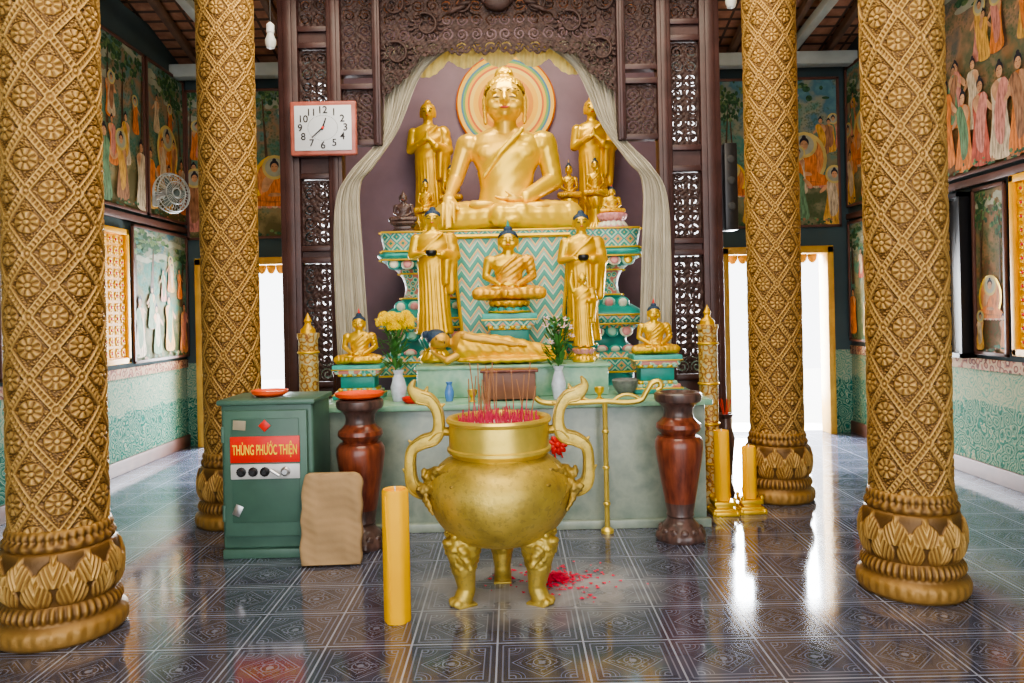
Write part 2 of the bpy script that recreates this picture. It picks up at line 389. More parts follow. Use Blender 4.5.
# ------------------------------------------------------------ murals
def mural(label,w,h,loc,rot,seed,mi,big=1,tall=1.0):
    rnd=random.Random(seed)
    e=thing('mural_painting',label,'painting',loc,(0,0,rot))
    g=G(); fr=.03
    for x in (0,w): g.box((x,-.012,h/2),(fr,.024,h+fr),.004)
    for z in (0,h): g.box((w/2,-.012,z),(w+fr,.024,fr),.004)
    g.out('frame',BROWN,e)
    g=G(); g.poly([(0,0,0),(w,0,0),(w,0,h),(0,0,h)],0)
    mats=[MUR[mi]]+FIGM+[MSK,MHAIR,MHALO,MLINE,TRUNK,CAN1,CAN2,CLOUD,GOLD]
    SK,HA,HL,LN,TR,C1,C2,CL,GO=range(9,18)
    lay=[.0005]
    cl=lambda x,m:max(.012,min(m-.012,x))
    def put(P,m):
        lay[0]+=.00006; g.poly([(cl(x,w),-lay[0],cl(z,h)) for x,z in P],m)
    def disc(x,z,rx,rz,m,n=20): put([(x+rx*math.cos(2*pi*i/n),z+rz*math.sin(2*pi*i/n)) for i in range(n)],m)
    def curve(P,m,k=4):
        n=len(P); Q=[]
        for i in range(n):
            a,b,c,d=[Vector(P[(i+o)%n]) for o in (-1,0,1,2)]
            for j in range(k):
                t=j/k; Q.append(.5*((2*b)+(c-a)*t+(2*a-5*b+4*c-d)*t*t+(3*b-a-3*c+d)*t**3))
        put([(q[0],q[1]) for q in Q],m)
    def line(x0,z0,x1,z1,wd,m):
        dx,dz=x1-x0,z1-z0; L=math.hypot(dx,dz)+1e-6; nx,nz=-dz/L*wd,dx/L*wd
        put([(x0+nx,z0+nz),(x0-nx,z0-nz),(x1-nx*.3,z1-nz*.3),(x1+nx*.3,z1+nz*.3)],m)
    def headf(x,z,s,halo):
        if halo: disc(x,z,s*.17,s*.17,HL); disc(x,z,s*.13,s*.13,CL)
        disc(x,z+.03*s,s*.062,s*.068,HA); disc(x,z+.10*s,s*.026,s*.026,HA)
        disc(x,z-.005*s,s*.050,s*.064,SK)
        line(x-.035*s,z+.012*s,x-.01*s,z+.010*s,.004*s,HA); line(x+.035*s,z+.012*s,x+.01*s,z+.010*s,.004*s,HA)
        line(x-.012*s,z-.038*s,x+.012*s,z-.038*s,.004*s,3)
    def stand(x,z,s,r,halo):
        f=rnd.choice((-1,1)); X=lambda a:x+f*a*s; Z=lambda b:z+b*s; r2=rnd.choice((1,4,2,r,6,7,8))
        ln=rnd.uniform(-.05,.05)
        curve([(X(-.16),Z(0)),(X(.18),Z(-.01)),(X(.15),Z(.3)),(X(.12),Z(.5)),(X(.15+ln),Z(.72)),(X(.05+ln),Z(.80)),(X(-.05+ln),Z(.80)),(X(-.14+ln),Z(.73)),(X(-.12),Z(.5)),(X(-.14),Z(.3))],r)
        curve([(X(-.13+ln),Z(.73)),(X(-.03+ln),Z(.80)),(X(.06),Z(.60)),(X(.02),Z(.52)),(X(-.08),Z(.60))],SK)
        curve([(X(.14+ln),Z(.73)),(X(.02+ln),Z(.79)),(X(-.08),Z(.5)),(X(-.07),Z(.2)),(X(.05),Z(.12)),(X(.10),Z(.45))],r2)
        for k in range(3): line(X(-.09+.07*k),Z(.03),X(-.05+.04*k),Z(.42),.004*s,LN)
        curve([(X(.13+ln),Z(.70)),(X(.15),Z(.6)),(X(.24),Z(.54)),(X(.25),Z(.58)),(X(.18),Z(.66))],SK)
        headf(x+f*ln*s,z+.885*s,s,halo)
    def seat(x,z,s,r,halo):
        X=lambda a:x+a*s; Z=lambda b:z+b*s
        if halo: disc(X(0),Z(.45),s*.40,s*.48,HL if halo<2 else GO); disc(X(0),Z(.45),s*.34,s*.42,5)
        for k in range(9): disc(X(-.4+.1*k),Z(-.02),s*.06,s*.05,7 if k%2 else 2)
        curve([(X(-.45),Z(.04)),(X(-.3),Z(-.02)),(X(.3),Z(-.02)),(X(.45),Z(.04)),(X(.38),Z(.15)),(X(.22),Z(.22)),(X(.21),Z(.48)),(X(.08),Z(.58)),(X(-.08),Z(.58)),(X(-.21),Z(.48)),(X(-.22),Z(.22)),(X(-.38),Z(.15))],r)
        curve([(X(-.21),Z(.48)),(X(-.07),Z(.575)),(X(.04),Z(.56)),(X(-.08),Z(.36)),(X(-.14),Z(.26)),(X(-.24),Z(.25))],SK)
        curve([(X(-.12),Z(.16)),(X(.12),Z(.16)),(X(.08),Z(.22)),(X(-.08),Z(.22))],SK)
        for k in range(4): line(X(-.32+.05*k),Z(.09-.02*k),X(.3-.04*k),Z(.03+.01*k),.003*s,LN)
        put([(X(-.05),Z(.56)),(X(.05),Z(.56)),(X(.04),Z(.64)),(X(-.04),Z(.64))],SK)
        headf(x,z+.70*s,s*1.35,halo)
    for k in range(5): 
        x0=rnd.uniform(0,w); z0=rnd.uniform(h*.75,h*.97)
        for j in range(5): disc(x0+(j-2)*.06*w,z0+rnd.uniform(-.02,.02)*h,.07*w,.02*h,CL)
    for k in range(3):
        x0=rnd.uniform(.05,.95)*w; zb=rnd.uniform(.2,.5)*h; zt=rnd.uniform(.78,.97)*h
        line(x0,zb,x0+rnd.uniform(-.08,.08),zt,.03*w,TR)
        for j in range(40): disc(x0+rnd.gauss(0,.15)*w,zt+rnd.gauss(0,.05)*h,rnd.uniform(.02,.05)*w,rnd.uniform(.008,.022)*h,C1 if rnd.random()<.65 else C2,9)
    RC=(1,4,1,5,3,7,2,2,8,6,7,4)
    if big==2: seat(w*.5,h*.22,min(w*.92,h*.72),1,2)
    else:
        for k in range(max(2,int(w*3.2))): stand(w*rnd.uniform(.06,.94),h*rnd.uniform(.45,.56),h*rnd.uniform(.22,.28),rnd.choice(RC),rnd.random()<.3)
        if big==1: seat(w*rnd.uniform(.4,.6),h*.28,min(w*.7,h*.55),rnd.choice((1,4,1)),1)
        for k in range(max(2,int(w*2.4))): stand(w*rnd.uniform(.06,.94),h*rnd.uniform(.20,.28),h*rnd.uniform(.27,.33),rnd.choice(RC),rnd.random()<.2)
    n=max(2,int(w/.27)); 
    for k in range(n):
        x=w*(.1+.8*k/(n-1))+rnd.uniform(-.03,.03); s=h*rnd.uniform(.32,.40)*tall
        if big==2: s=h*.22
        stand(x,h*rnd.uniform(.02,.08 if big!=2 else .03),s,rnd.choice(RC),rnd.random()<.15)
    for k in range(int(w*30)): disc(rnd.uniform(0,w),rnd.uniform(0,.05)*h,rnd.uniform(.01,.03),rnd.uniform(.008,.02),rnd.choice((C1,C2,C1,8)),8)
    g.out('canvas',mats,e,(0,-.002,0),recalc=False,smooth=False)
    return e
L90,R90=pi/2,-pi/2
mx=XL+.03
mural('tall painted mural of robed figures in a garden',1.25,1.75,(mx,5.9,2.68),L90,1,0,1)
mural('painted mural of monks and worshippers above the dado',.95,1.7,(mx,7.22,2.68),L90,2,0,0,1.1)
mural('painted mural of travellers beneath trees',.92,1.7,(mx,8.24,2.68),L90,3,0,1,1.0)
mural('lower painted mural of bathers and disciples in a grove',1.3,1.42,(mx,7.86,1.1),L90,4,1,0,1.1)
mural('lower painted mural beside the yellow lattice panel',1.3,1.42,(mx,5.8,1.1),L90,14,1,0)
my=YB-.02
mural('mural of a red-robed seated teacher over the doorway',.62,1.78,(-3.88,my,2.5),0,5,0,1)
mural('mural of an orange-robed seated holy figure over the doorway',.70,1.78,(-3.18,my,2.5),0,6,0,2)
mural('mural of a seated teacher with halo on blue ground',.46,1.78,(2.46,my,2.5),0,7,1,2)
mural('mural of standing monks beside the doorway head',.98,1.78,(3.0,my,2.5),0,8,1,1)
mx=XR-.03
mural('painted mural of a procession in the far corner',.95,1.65,(mx,9.12,2.72),R90,9,0,1)
mural('lower mural with landscape in the far corner',1.1,1.4,(mx,9.12,1.12),R90,10,1,0)
mural('large painted mural of pilgrims in orange robes',2.2,1.9,(mx,8.0,2.68),R90,11,2,0,1.15)
mural('large painted mural of a gathering of disciples',2.2,1.9,(mx,5.65,2.68),R90,12,2,1)
mural('narrow mural of a seated holy figure beside the window',.42,1.42,(mx,6.66,1.1),R90,13,2,2)
def ylat(loc,rot,w,h):
    e=thing('ornamental_lattice_panel','bright yellow floral lattice panel set in the painted wall','wall panel',loc,(0,0,rot),'yellow lattice panels')
    g=G()
    for x in (.03,w-.03): g.box((x,-.02,h/2),(.06,.04,h),.008)
    for z in (.03,h-.03): g.box((w/2,-.02,z),(w,.04,.06),.008)
    g.out('frame',pm('yellow_frame',(.9,.42,.0),.5),e)
    g=G(); n=int(h/.12); m=int(w/.12)
    g.box((w/2,-.006,h/2),(w-.1,.01,h-.1),mi=0)
    for i in range(m):
        for j in range(n):
            x=.06+(w-.12)*(i+.5)/m; z=.06+(h-.12)*(j+.5)/n
            for k in range(6):
                a=k*pi/3; g.ell((x+.03*math.cos(a),-.014,z+.03*math.sin(a)),(.018,.008,.018),mi=1,u=8,v=6)
            g.ell((x,-.018,z),(.014,.01,.014),mi=2,u=8,v=6)
    g.out('lattice',[YLAT,YPET,RED],e)
ylat((XL+.02,7.2,1.1),L90,.56,1.36)
ylat((XR-.02,6.16,1.1),R90,.8,1.46)
# ------------------------------------------------------------ carved columns
def column_mesh(H=4.07,r0=.196,nt=300,nz=1080):
    th=np.linspace(0,2*pi,nt,endpoint=False); z=np.linspace(0,H,nz)
    TH,Z=np.meshgrid(th,z); NN=6; TT=.30; s=TH/(2*pi)*NN; t=Z/TT
    p=np.mod(s+t,1); q=np.mod(s-t,1)
    a=np.abs(p-.5)*2; b=np.abs(q-.5)*2; mxx=np.maximum(a,b); mn=np.minimum(a,b)
    sm=lambda e0,e1,x: (lambda k:k*k*(3-2*k))(np.clip((x-e0)/(e1-e0),0,1))
    band=sm(.77,.81,mxx); groove=sm(.86,.90,mxx)
    along=np.where(a>b,q,p)
    bead=band*(1-groove*.75)+groove*.6*(np.abs(np.cos(along*pi*8))**1.5)
    du=(p+q-1)/2*(2*pi*.2/NN); dv=(p-q)/2*TT
    rr=np.hypot(du,dv); an=np.arctan2(dv,du)
    petal=np.abs(np.cos(4*an))**.8
    ros=sm(.055,.049,rr)*(.15+.75*petal*sm(.014,.026,rr))
    boss=sm(.016,.009,rr)*1.0; ring=np.exp(-((rr-.020)/.0025)**2)*.8+np.exp(-((rr-.052)/.003)**2)*.7
    ll=.5*np.sin(185*du+4*np.sin(95*dv))*np.cos(170*dv+3*np.sin(115*du))
    leaf=np.clip(ll*2.2+.45,.05,1)*sm(.057,.061,rr)*(1-sm(.72,.76,mxx))*.8
    cross=np.exp(-(((1-mn)/.13)**2+((1-mxx)/.13)**2))
    h=np.maximum.reduce([bead,ros,boss,ring,leaf,cross])
    R=r0+h*.0145
    X=R*np.cos(TH); Y=R*np.sin(TH)
    co=np.stack([X,Y,Z],-1).reshape(-1,3)
    i=np.arange(nz-1)[:,None]*nt; j=np.arange(nt)[None,:]; j2=(j+1)%nt
    F=np.stack([i+j,i+j2,i+nt+j2,i+nt+j],-1).reshape(-1,4)
    me=bpy.data.meshes.new('column_shaft'); me.vertices.add(len(co)); me.vertices.foreach_set('co',co.ravel())
    me.loops.add(F.size); me.loops.foreach_set('vertex_index',F.ravel().astype(np.int32))
    me.polygons.add(len(F)); me.polygons.foreach_set('loop_start',(np.arange(len(F))*4).astype(np.int32)); me.polygons.foreach_set('loop_total',np.full(len(F),4,np.int32))
    me.update(calc_edges=True); me.validate(); me.shade_smooth()
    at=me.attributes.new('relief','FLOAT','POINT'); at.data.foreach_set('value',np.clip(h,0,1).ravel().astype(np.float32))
    me.materials.append(COLG); return me
def addrelief(me,r):
    at=me.attributes.new('relief','FLOAT','POINT'); at.data.foreach_set('value',r)
col=thing('carved_column','round gilded column carved with diamond lattice and rosettes','column',(-2.30,3.83,0),group='gilded carved columns')
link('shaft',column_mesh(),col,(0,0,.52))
def basefn(a,z,r):
    if .19<=z<=.44:
        w=(z-.19)/.25; k=min(1,math.sin(w*pi)*2.5)
        # leaves rising from below, smaller buds between them above, all veined
        u=((a*11/pi)%2)-1; u2=((a*11/pi+1)%2)-1
        def leaf(u,w0,w1):
            t=(w-w0)/(w1-w0)
            if t<0 or t>1: return -.4
            half=.92*math.sin(min(1,t*1.15+.12)*pi*.97)**.6 if t<.97 else .05
            e=abs(u)/max(half,.02)
            if e>1: return -.4
            return .95*(1-e**4)*(.55+.45*math.cos(abs(u)*22-t*16))+.25*math.exp(-(u/.08)**2)+(.25 if e>.85 else 0)
        d=max(leaf(u,-.02,.68),leaf(u2,.38,1.02)*.9)
        return r+.012*k*d
    if .485<z<.52: return r+.004*math.cos(a*40)
    if .445<z<.485: return r+.003*math.cos(a*26)
    if .115<z<.18: return r+.0045*math.cos(a*48)
    if .03<z<.08: return r+.003*math.cos(a*32)
    return r
g=G(); f=.965; prof=[(0,0),(.275*f,0),(.288*f,.02),(.290*f,.035),(.291*f,.05),(.290*f,.065),(.285*f,.085),(.262*f,.10),(.256*f,.115),(.262*f,.125),(.267*f,.14),(.266*f,.15),(.258*f,.17),(.242*f,.188)]
prof+=[(.232+.028*math.sin(k/48*pi)**.8,.19+.25*k/48) for k in range(49)]
prof+=[(.222,.445),(.23,.455),(.233,.465),(.232,.475),(.222,.488),(.214,.497),(.218,.505),(.22,.515),(.214,.54),(.2,.545)]
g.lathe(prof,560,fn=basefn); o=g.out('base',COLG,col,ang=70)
pr=sorted((z,r) for r,z in prof)
import bisect
pz=[p[0] for p in pr]
def baser(z):
    i=max(1,min(len(pr)-1,bisect.bisect(pz,z))); (z0,r0),(z1,r1)=pr[i-1],pr[i]
    return r0+(r1-r0)*(z-z0)/(z1-z0) if z1>z0 else r0
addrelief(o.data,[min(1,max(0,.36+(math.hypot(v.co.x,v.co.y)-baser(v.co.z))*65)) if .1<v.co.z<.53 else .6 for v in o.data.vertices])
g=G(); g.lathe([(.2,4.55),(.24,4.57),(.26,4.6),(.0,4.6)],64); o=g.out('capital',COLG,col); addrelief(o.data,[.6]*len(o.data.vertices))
col.scale=(1.08,1.08,1)
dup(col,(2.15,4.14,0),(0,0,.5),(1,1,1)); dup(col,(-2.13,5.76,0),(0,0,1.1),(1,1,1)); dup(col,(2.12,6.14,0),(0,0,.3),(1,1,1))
# ------------------------------------------------------------ carved wood screen
CXS=-.07
scr=thing('carved_wood_screen','tall dark openwork carved wood screen framing the altar niche','screen',(CXS,6.55,0))
def carved(x0,x1,z0,z1,keepfn=None,cell=.0055,name='carved_panel',sym=None,C=.1225,thr=-.05):
    nx=max(4,int((x1-x0)/cell)); nz=max(4,int((z1-z0)/cell))
    xs=np.linspace(x0,x1,nx+1); zs=np.linspace(z0,z1,nz+1)
    xc=(xs[:-1]+xs[1:])/2; zc=(zs[:-1]+zs[1:])/2; X,Z=np.meshgrid(xc,zc)
    m=(sym if sym is not None else (x0+x1)/2)
    U=np.abs(X-m); row=np.floor((Z-z0)/C); 
    ci=np.floor(U/C); cu=(U/C-ci-.5)*C; cz=((Z-z0)/C-row-.5)*C
    hand=np.where((ci+row)%2==0,1,-1)
    r=np.hypot(cu,cz); an=np.arctan2(cz,cu)*hand
    sp=np.sin(an-2*pi*r/.030+1.2*row)
    keep=(sp>thr)&(r<C*.52)
    lf=np.cos(np.arctan2(np.abs(cz),np.abs(cu))*8)
    keep|=(r>=C*.50)&(lf>-.2)
    keep|=(np.abs(r-C*.5)<.007)|(r<.010)
    keep|=(X-x0<.014)|(x1-X<.014)|(Z-z0<.014)|(z1-Z<.014)
    if keepfn is not None: keep=keepfn(X,Z,keep)
    idx=np.arange((nx+1)*(nz+1)).reshape(nz+1,nx+1)
    jj,ii=np.nonzero(keep)
    F=np.stack([idx[jj,ii],idx[jj,ii+1],idx[jj+1,ii+1],idx[jj+1,ii]],-1)
    XX,ZZ=np.meshgrid(xs,zs); YY=.005*np.sin(110*np.abs(XX-m)+40*ZZ)*np.sin(95*ZZ)
    co=np.stack([XX,YY,ZZ],-1).reshape(-1,3)
    used,inv=np.unique(F,return_inverse=True); co=co[used]; F=inv.reshape(-1,4)
    me=bpy.data.meshes.new(name); me.from_pydata(co.tolist(),[],F.tolist()); me.materials.append(WOOD)
    o=link(name,me,scr); mm=o.modifiers.new('thick','SOLIDIFY'); mm.thickness=.014; mm.offset=0; return o
INB=3.02
for sgn in (-1,1):
    X=lambda a: sgn*a
    for a,w,z0 in ((1.80,.17,0),(1.41,.12,0),(1.045,.07,INB-.03)):
        g=G(); g.box((X(a),0,(z0+4.95)/2),(w,.14,4.95-z0),.012)
        g.box((X(a),-.075,(z0+4.95)/2),(w*.45,.02,4.93-z0),.008)
        g.out('post',WOODP,scr)
    def seg(a,b): return (min(X(a),X(b)),max(X(a),X(b)))
    x0,x1=seg(1.47,1.715)
    for z in (.95,2.02,2.12,2.74,2.92,3.86,4.0,4.9): G().box(((x0+x1)/2,0,z),(x1-x0+.02,.1,.05),.008).out('rail',WOODP,scr)
    G().box(((x0+x1)/2,0,.48),(x1-x0+.02,.06,.9),.01).out('lower_panel',WOODP,scr)
    for z0,z1 in ((2.042,2.10),(2.765,2.895),(3.885,3.975)): G().box(((x0+x1)/2,0,(z0+z1)/2),(x1-x0+.01,.04,z1-z0+.01)).out('fillet_panel',WOODP,scr)
    for z0,z1 in ((.98,1.985),(2.155,2.705),(2.955,3.825),(4.035,4.86)): carved(x0,x1,z0,z1)
    x0,x1=seg(1.08,1.35)
    for z in (INB,3.5,3.62,4.3,4.88): G().box(((x0+x1)/2,0,z),(x1-x0+.02,.1,.05),.008).out('rail',WOODP,scr)
    for z0,z1 in ((INB+.03,3.47),(3.65,4.27),(4.33,4.85)): carved(x0,x1,z0,z1,C=.135)
def vlow(ax):
    s=np.clip((1.01-ax)/.45,0,1); s=s*s*(3-2*s)
    return 3.48+.35*s-.045*np.abs(np.sin(ax*14))-.025*np.abs(np.sin(ax*42))
def vf(X,Z,k):
    low=vlow(np.abs(X)); lace=(np.sin(np.abs(X)*130)*np.sin((Z-low)*130)>-.25)
    return ((k&(Z>low+.06))|((Z>low)&(Z<low+.014))|((Z>low+.05)&(Z<low+.062))|((Z>low)&(Z<low+.055)&lace))
carved(-1.01,1.01,3.38,4.85,vf,name='valance',sym=0,cell=.006,C=.125,thr=0)
G().box((0,0,4.9),(3.8,.16,.14),.02).out('head_beam',WOODP,scr)
for s in (-1,1):
    g=G()
    for cx_,cz_,n in ((.62,4.02,16),(.88,3.78,14),(.32,4.2,16),(.9,4.2,12)):
        P=[(s*cx_+(.02+.0035*k)*math.cos(k*.33*s)*1.0,-.018-.0004*k,cz_+(.02+.0035*k)*math.sin(k*.33)) for k in range(26)]
        g.tube(P,[.005+.0004*k for k in range(26)],8)
        for k in range(n):
            a=2*pi*k/n; g.ell((s*cx_+.13*math.cos(a),-.016,cz_+.10*math.sin(a)),(.026,.012,.011),Matrix.Rotation(-a,4,'Y'),u=8,v=6)
    g.out('scroll_carving',WOOD,scr,ang=80)
g=G(); g.ell((0,-.04,4.2),(.12,.05,.08)); 
for s in (-1,1):
    for k in range(7): g.ell((s*(.10+.045*k),-.03,4.2+.06*math.sin(k*.8)),(.06,.025,.022),RM(s*(-30+10*k),'Y'))
g.out('carved_boss',WOOD,scr,ang=80)
G().box((CXS,8.47,2.4),(3.5,.1,4.9)).out('wall_niche',MAUVE,kind='structure',smooth=False)
# curtains
def curtain(s,lab):
    le=spl([(-1.0,6.68,3.92),(-1.0,6.66,3.5),(-1.05,6.58,3.08),(-1.28,6.41,2.75),(-1.40,6.40,2.5),(-1.42,6.40,2.0),(-1.40,6.40,1.1)],10)
    re=spl([(-.34,6.70,3.92),(-.66,6.66,3.66),(-.88,6.60,3.15),(-1.07,6.42,2.80),(-1.19,6.40,2.60),(-1.17,6.40,2.0),(-1.12,6.40,1.1)],10)
    g=G(); N=110; rows=[]
    for a,b in zip(le,re):
        row=[]
        for i in range(N+1):
            t=i/N; p=a.lerp(b,t); w=(b-a).length
            row.append(g.bm.verts.new((s*(p.x)+CXS,p.y+.022*(math.sin(t*2*pi*7+.8*math.sin(p.z*3))+.35*math.sin(t*2*pi*17+p.z*3))*min(1,w*2+.3),p.z-.02*math.sin(t*9)*w)))
        rows.append(row)
    for j in range(len(rows)-1):
        for i in range(N): g.bm.faces.new((rows[j][i],rows[j][i+1],rows[j+1][i+1],rows[j+1][i]))
    g.out('niche_curtain',CREAM,None,ang=180,label=lab,category='curtain',group='cream niche curtains')
curtain(1,'grey-cream drape gathered aside against the carved screen'); curtain(-1,'grey-cream drape gathered aside against the carved screen')
g=G(); N=200; rows=[]
for j in range(11):
    row=[]
    for i in range(N+1):
        t=i/N; x=-.74+1.48*t; sag=abs(math.sin(t*pi*5))
        row.append(g.bm.verts.new((x+CXS,6.76+.012*math.sin(t*150+j*.2),3.95-(.14+.09*sag)*j/10-.16*(2*t-1)**4)))
    rows.append(row)
for j in range(10):
    for i in range(N): g.bm.faces.new((rows[j][i],rows[j][i+1],rows[j+1][i+1],rows[j+1][i]))
g.out('curtain_pelmet',pm('pale_gold_cloth',(.85,.68,.25),.6,0,.12,15),ang=180,label='short gathered pale gold pelmet under the carved valance',category='curtain')
# halo
t=NT('rainbow_halo'); sx=t.xyz()
r=t.math('SQRT',t.math('ADD',t.math('MULTIPLY',sx[0],sx[0]),t.math('MULTIPLY',sx[2],sx[2])))
c=t.ramp(t.math('DIVIDE',r,.56),[(0,(.80,.38,.01)),(.45,(.70,.25,.005)),(.54,(.85,.45,.02)),(.64,(.85,.58,.10)),(.71,(.62,.12,.01)),(.75,(.80,.40,.01)),(.80,(.16,.34,.08)),(.84,(.04,.18,.28)),(.88,(.80,.46,.04)),(.95,(.55,.14,.02))],True)
t.set(c,.5); HALO=t.m
g=G(); R=[]
for y,r in ((.0,.55),(-.03,.55),(-.04,.53),(-.03,.49),(-.03,.30),(-.02,.002)):
    R.append([(r*math.cos(2*pi*i/96),y,r*math.sin(2*pi*i/96)) for i in range(96)])
g.rings(R); g.out('halo_disc',HALO,None,(-.02,8.415,3.84),label='round radiant halo disc with coloured rings behind the great statue',category='halo')
# ------------------------------------------------------------ altar blocks
tab=thing('altar_table','grey-green marble altar block with projecting slab top','altar',(-.015,5.35,0))
G().box((0,.575,.43),(2.74,1.05,.86),.006).out('body',MARB,tab)
G().box((0,.55,.88),(2.83,1.12,.04),.008).out('slab_top',MARBG,tab)
G().box((0,.03,.03),(2.78,.06,.06),.006).out('plinth',MARB,tab)
blk=thing('altar_step','pale green marble step standing on the altar block','altar step',(-.005,5.75,.90))
G().box((0,.34,.11),(1.45,.66,.215),.005).out('body',MARBG,blk)
G().box((0,.34,.228),(1.49,.70,.024),.006).out('slab_top',MARBG,blk)
thr=thing('statue_throne','flared turquoise throne in tiers with pastel lotus petals','throne',(0,6.7,0))
TP=[(0,1.10),(.98,1.10),(1.0,1.20),(1.10,1.24),(1.16,1.20),(1.20,1.10),(1.28,1.04),(1.36,1.10),(1.44,1.20),(1.50,1.21),(1.56,1.14),(1.62,1.05),(1.70,.99),(1.80,.98),(1.90,1.02),(1.97,1.10),(2.03,1.18),(2.07,1.20),(2.10,1.15),(2.24,1.17),(2.27,1.16)]
def thw(z):
    for (z0,a),(z1,b) in zip(TP[:-1],TP[1:]):
        if z0<=z<=z1: return a+(b-a)*(z-z0)/(z1-z0)
    return 1.16
g=G(); R=[]; ms=[]; P=spl([(w_,0,z_) for z_,w_ in TP],4); yb=1.66
for p in P:
    w_=p.x; yf=(1.20-w_)*.75-.06; ring=[]
    n=64
    for i in range(n):
        a=2*pi*i/n; ca,sa=math.cos(a),math.sin(a); e_=.16
        x=w_*math.copysign(abs(ca)**e_,ca); y=(yf+yb)/2+(yb-yf)/2*math.copysign(abs(sa)**e_,sa); ring.append((x,y,p.z))
    R.append(ring)
    z=p.z; ms.append(0 if z<1.0 else 1 if z<1.16 else 2 if z<1.38 else 1 if z<1.50 else 2 if z<1.66 else 3 if z<1.92 else 2 if z<2.02 else 0 if z<2.09 else 1)
g.rings(R,mis=ms); g.out('body',[TURQ,ZT2,TEAL,FLORAL],thr,ang=50)
g=G()
for z in (2.262,2.095,2.02,1.50,1.42,1.12,1.00,1.68,1.90):
    w_=thw(z); yf=(1.20-w_)*.75-.06
    g.box((0,yf-.004,z),(2*w_-.05,.024,.016),.005)
    for s in (-1,1): g.box((s*(w_-.002),yf+.83,z),(.024,1.5,.016),.005)
g.out('gold_edging',GOLD,thr)
PET=[TURQ,MINT,PNK,WHT,GOLD]
def prow(z0,h,w,flip,ml):
    g=G(); hw=thw(z0+h/2)-.03; yf=(1.20-thw(z0+h/2))*.75-.06; n=int(2*hw/w)
    for i in range(n):
        x=-hw+2*hw*(i+.5)/n; ma,mb=ml[i%len(ml)]
        tilt=RM(22 if flip else -22,'X')
        g.ell((x,yf-.008,z0+h/2),(w*.50,.022,h*.52),tilt,mi=ma,u=12,v=8)
        g.ell((x,yf-.024,z0+h/2),(w*.34,.016,h*.38),tilt,mi=mb,u=10,v=7)
    g.out('petal_row',PET,thr,ang=80)
prow(1.93,.11,.12,False,[(0,3),(3,2),(1,4)]); prow(1.55,.11,.12,True,[(0,3),(1,2)]); prow(1.30,.11,.12,False,[(3,2),(0,1)]); prow(1.155,.08,.12,True,[(0,3),(2,3)]); 
g=G()
pn=[(-.40,1.15),(.40,1.15),(.50,2.2),(-.50,2.2)]
a=[g.bm.verts.new((x,-.13 if z>2 else -.18,z)) for x,z in pn]; b=[g.bm.verts.new((x,-.04,z)) for x,z in pn]
g.bm.faces.new(a); g.bm.faces.new(b[::-1])
for i in range(4): g.bm.faces.new((a[i],b[i],b[(i+1)%4],a[(i+1)%4]))
g.out('front_panel',CHEV,thr,smooth=False)
g=G()
for s in (-1,1): g.tube([(s*.41,-.19,1.15),(s*.51,-.14,2.2)],.016,8)
g.tube([(-.51,-.14,2.2),(.51,-.14,2.2)],.020,8); g.out('panel_border',GOLD,thr)
# ------------------------------------------------------------ statues
def mkfolds(k1,k2):
    def folds(co):
        x,y,z=co[:,0],co[:,1],co[:,2]
        up=np.clip((z-.18)/.06,0,1)
        k=-x*.65+z*.76
        f1=np.sin(k*115+np.sin(x*9)*1.2)*k1
        f2=np.sin((np.abs(x)*1.3-y*.9)*80+z*25)*k2
        return f1*up+f2*(1-up)+.004
    return folds
def fingers(base,dirv,side,n=4,L=.055,r=.0085,drop=(0,0,-.012)):
    b=Vector(base);d=Vector(dirv).normalized();sd=Vector(side).normalized();out=[]
    for i in range(n):
        o=b+sd*(i-(n-1)/2)*r*2.25; l=L*(1,1.12,1.06,.85)[i%4]
        m=o+d*l*.55; e=m+d*l*.45+Vector(drop)
        out+=[('c',o,m,r,r*.95),('c',m,e,r*.95,r*.75)]
    return out
def scl(ps,c,k,kx=None,dz=0):
    c=Vector(c); K=Vector((kx or k,k,k)); o=[]
    f=lambda p:Vector([c[i]+(p[i]-c[i])*K[i] for i in range(3)])+Vector((0,0,dz))
    for p in ps:
        if p[0]=='e': o.append(('e',f(p[1]),tuple(r*q for r,q in zip(p[2],K)))+tuple(p[3:]))
        else: o.append(('c',f(p[1]),f(p[2]),p[3]*k,p[4]*k))
    return o
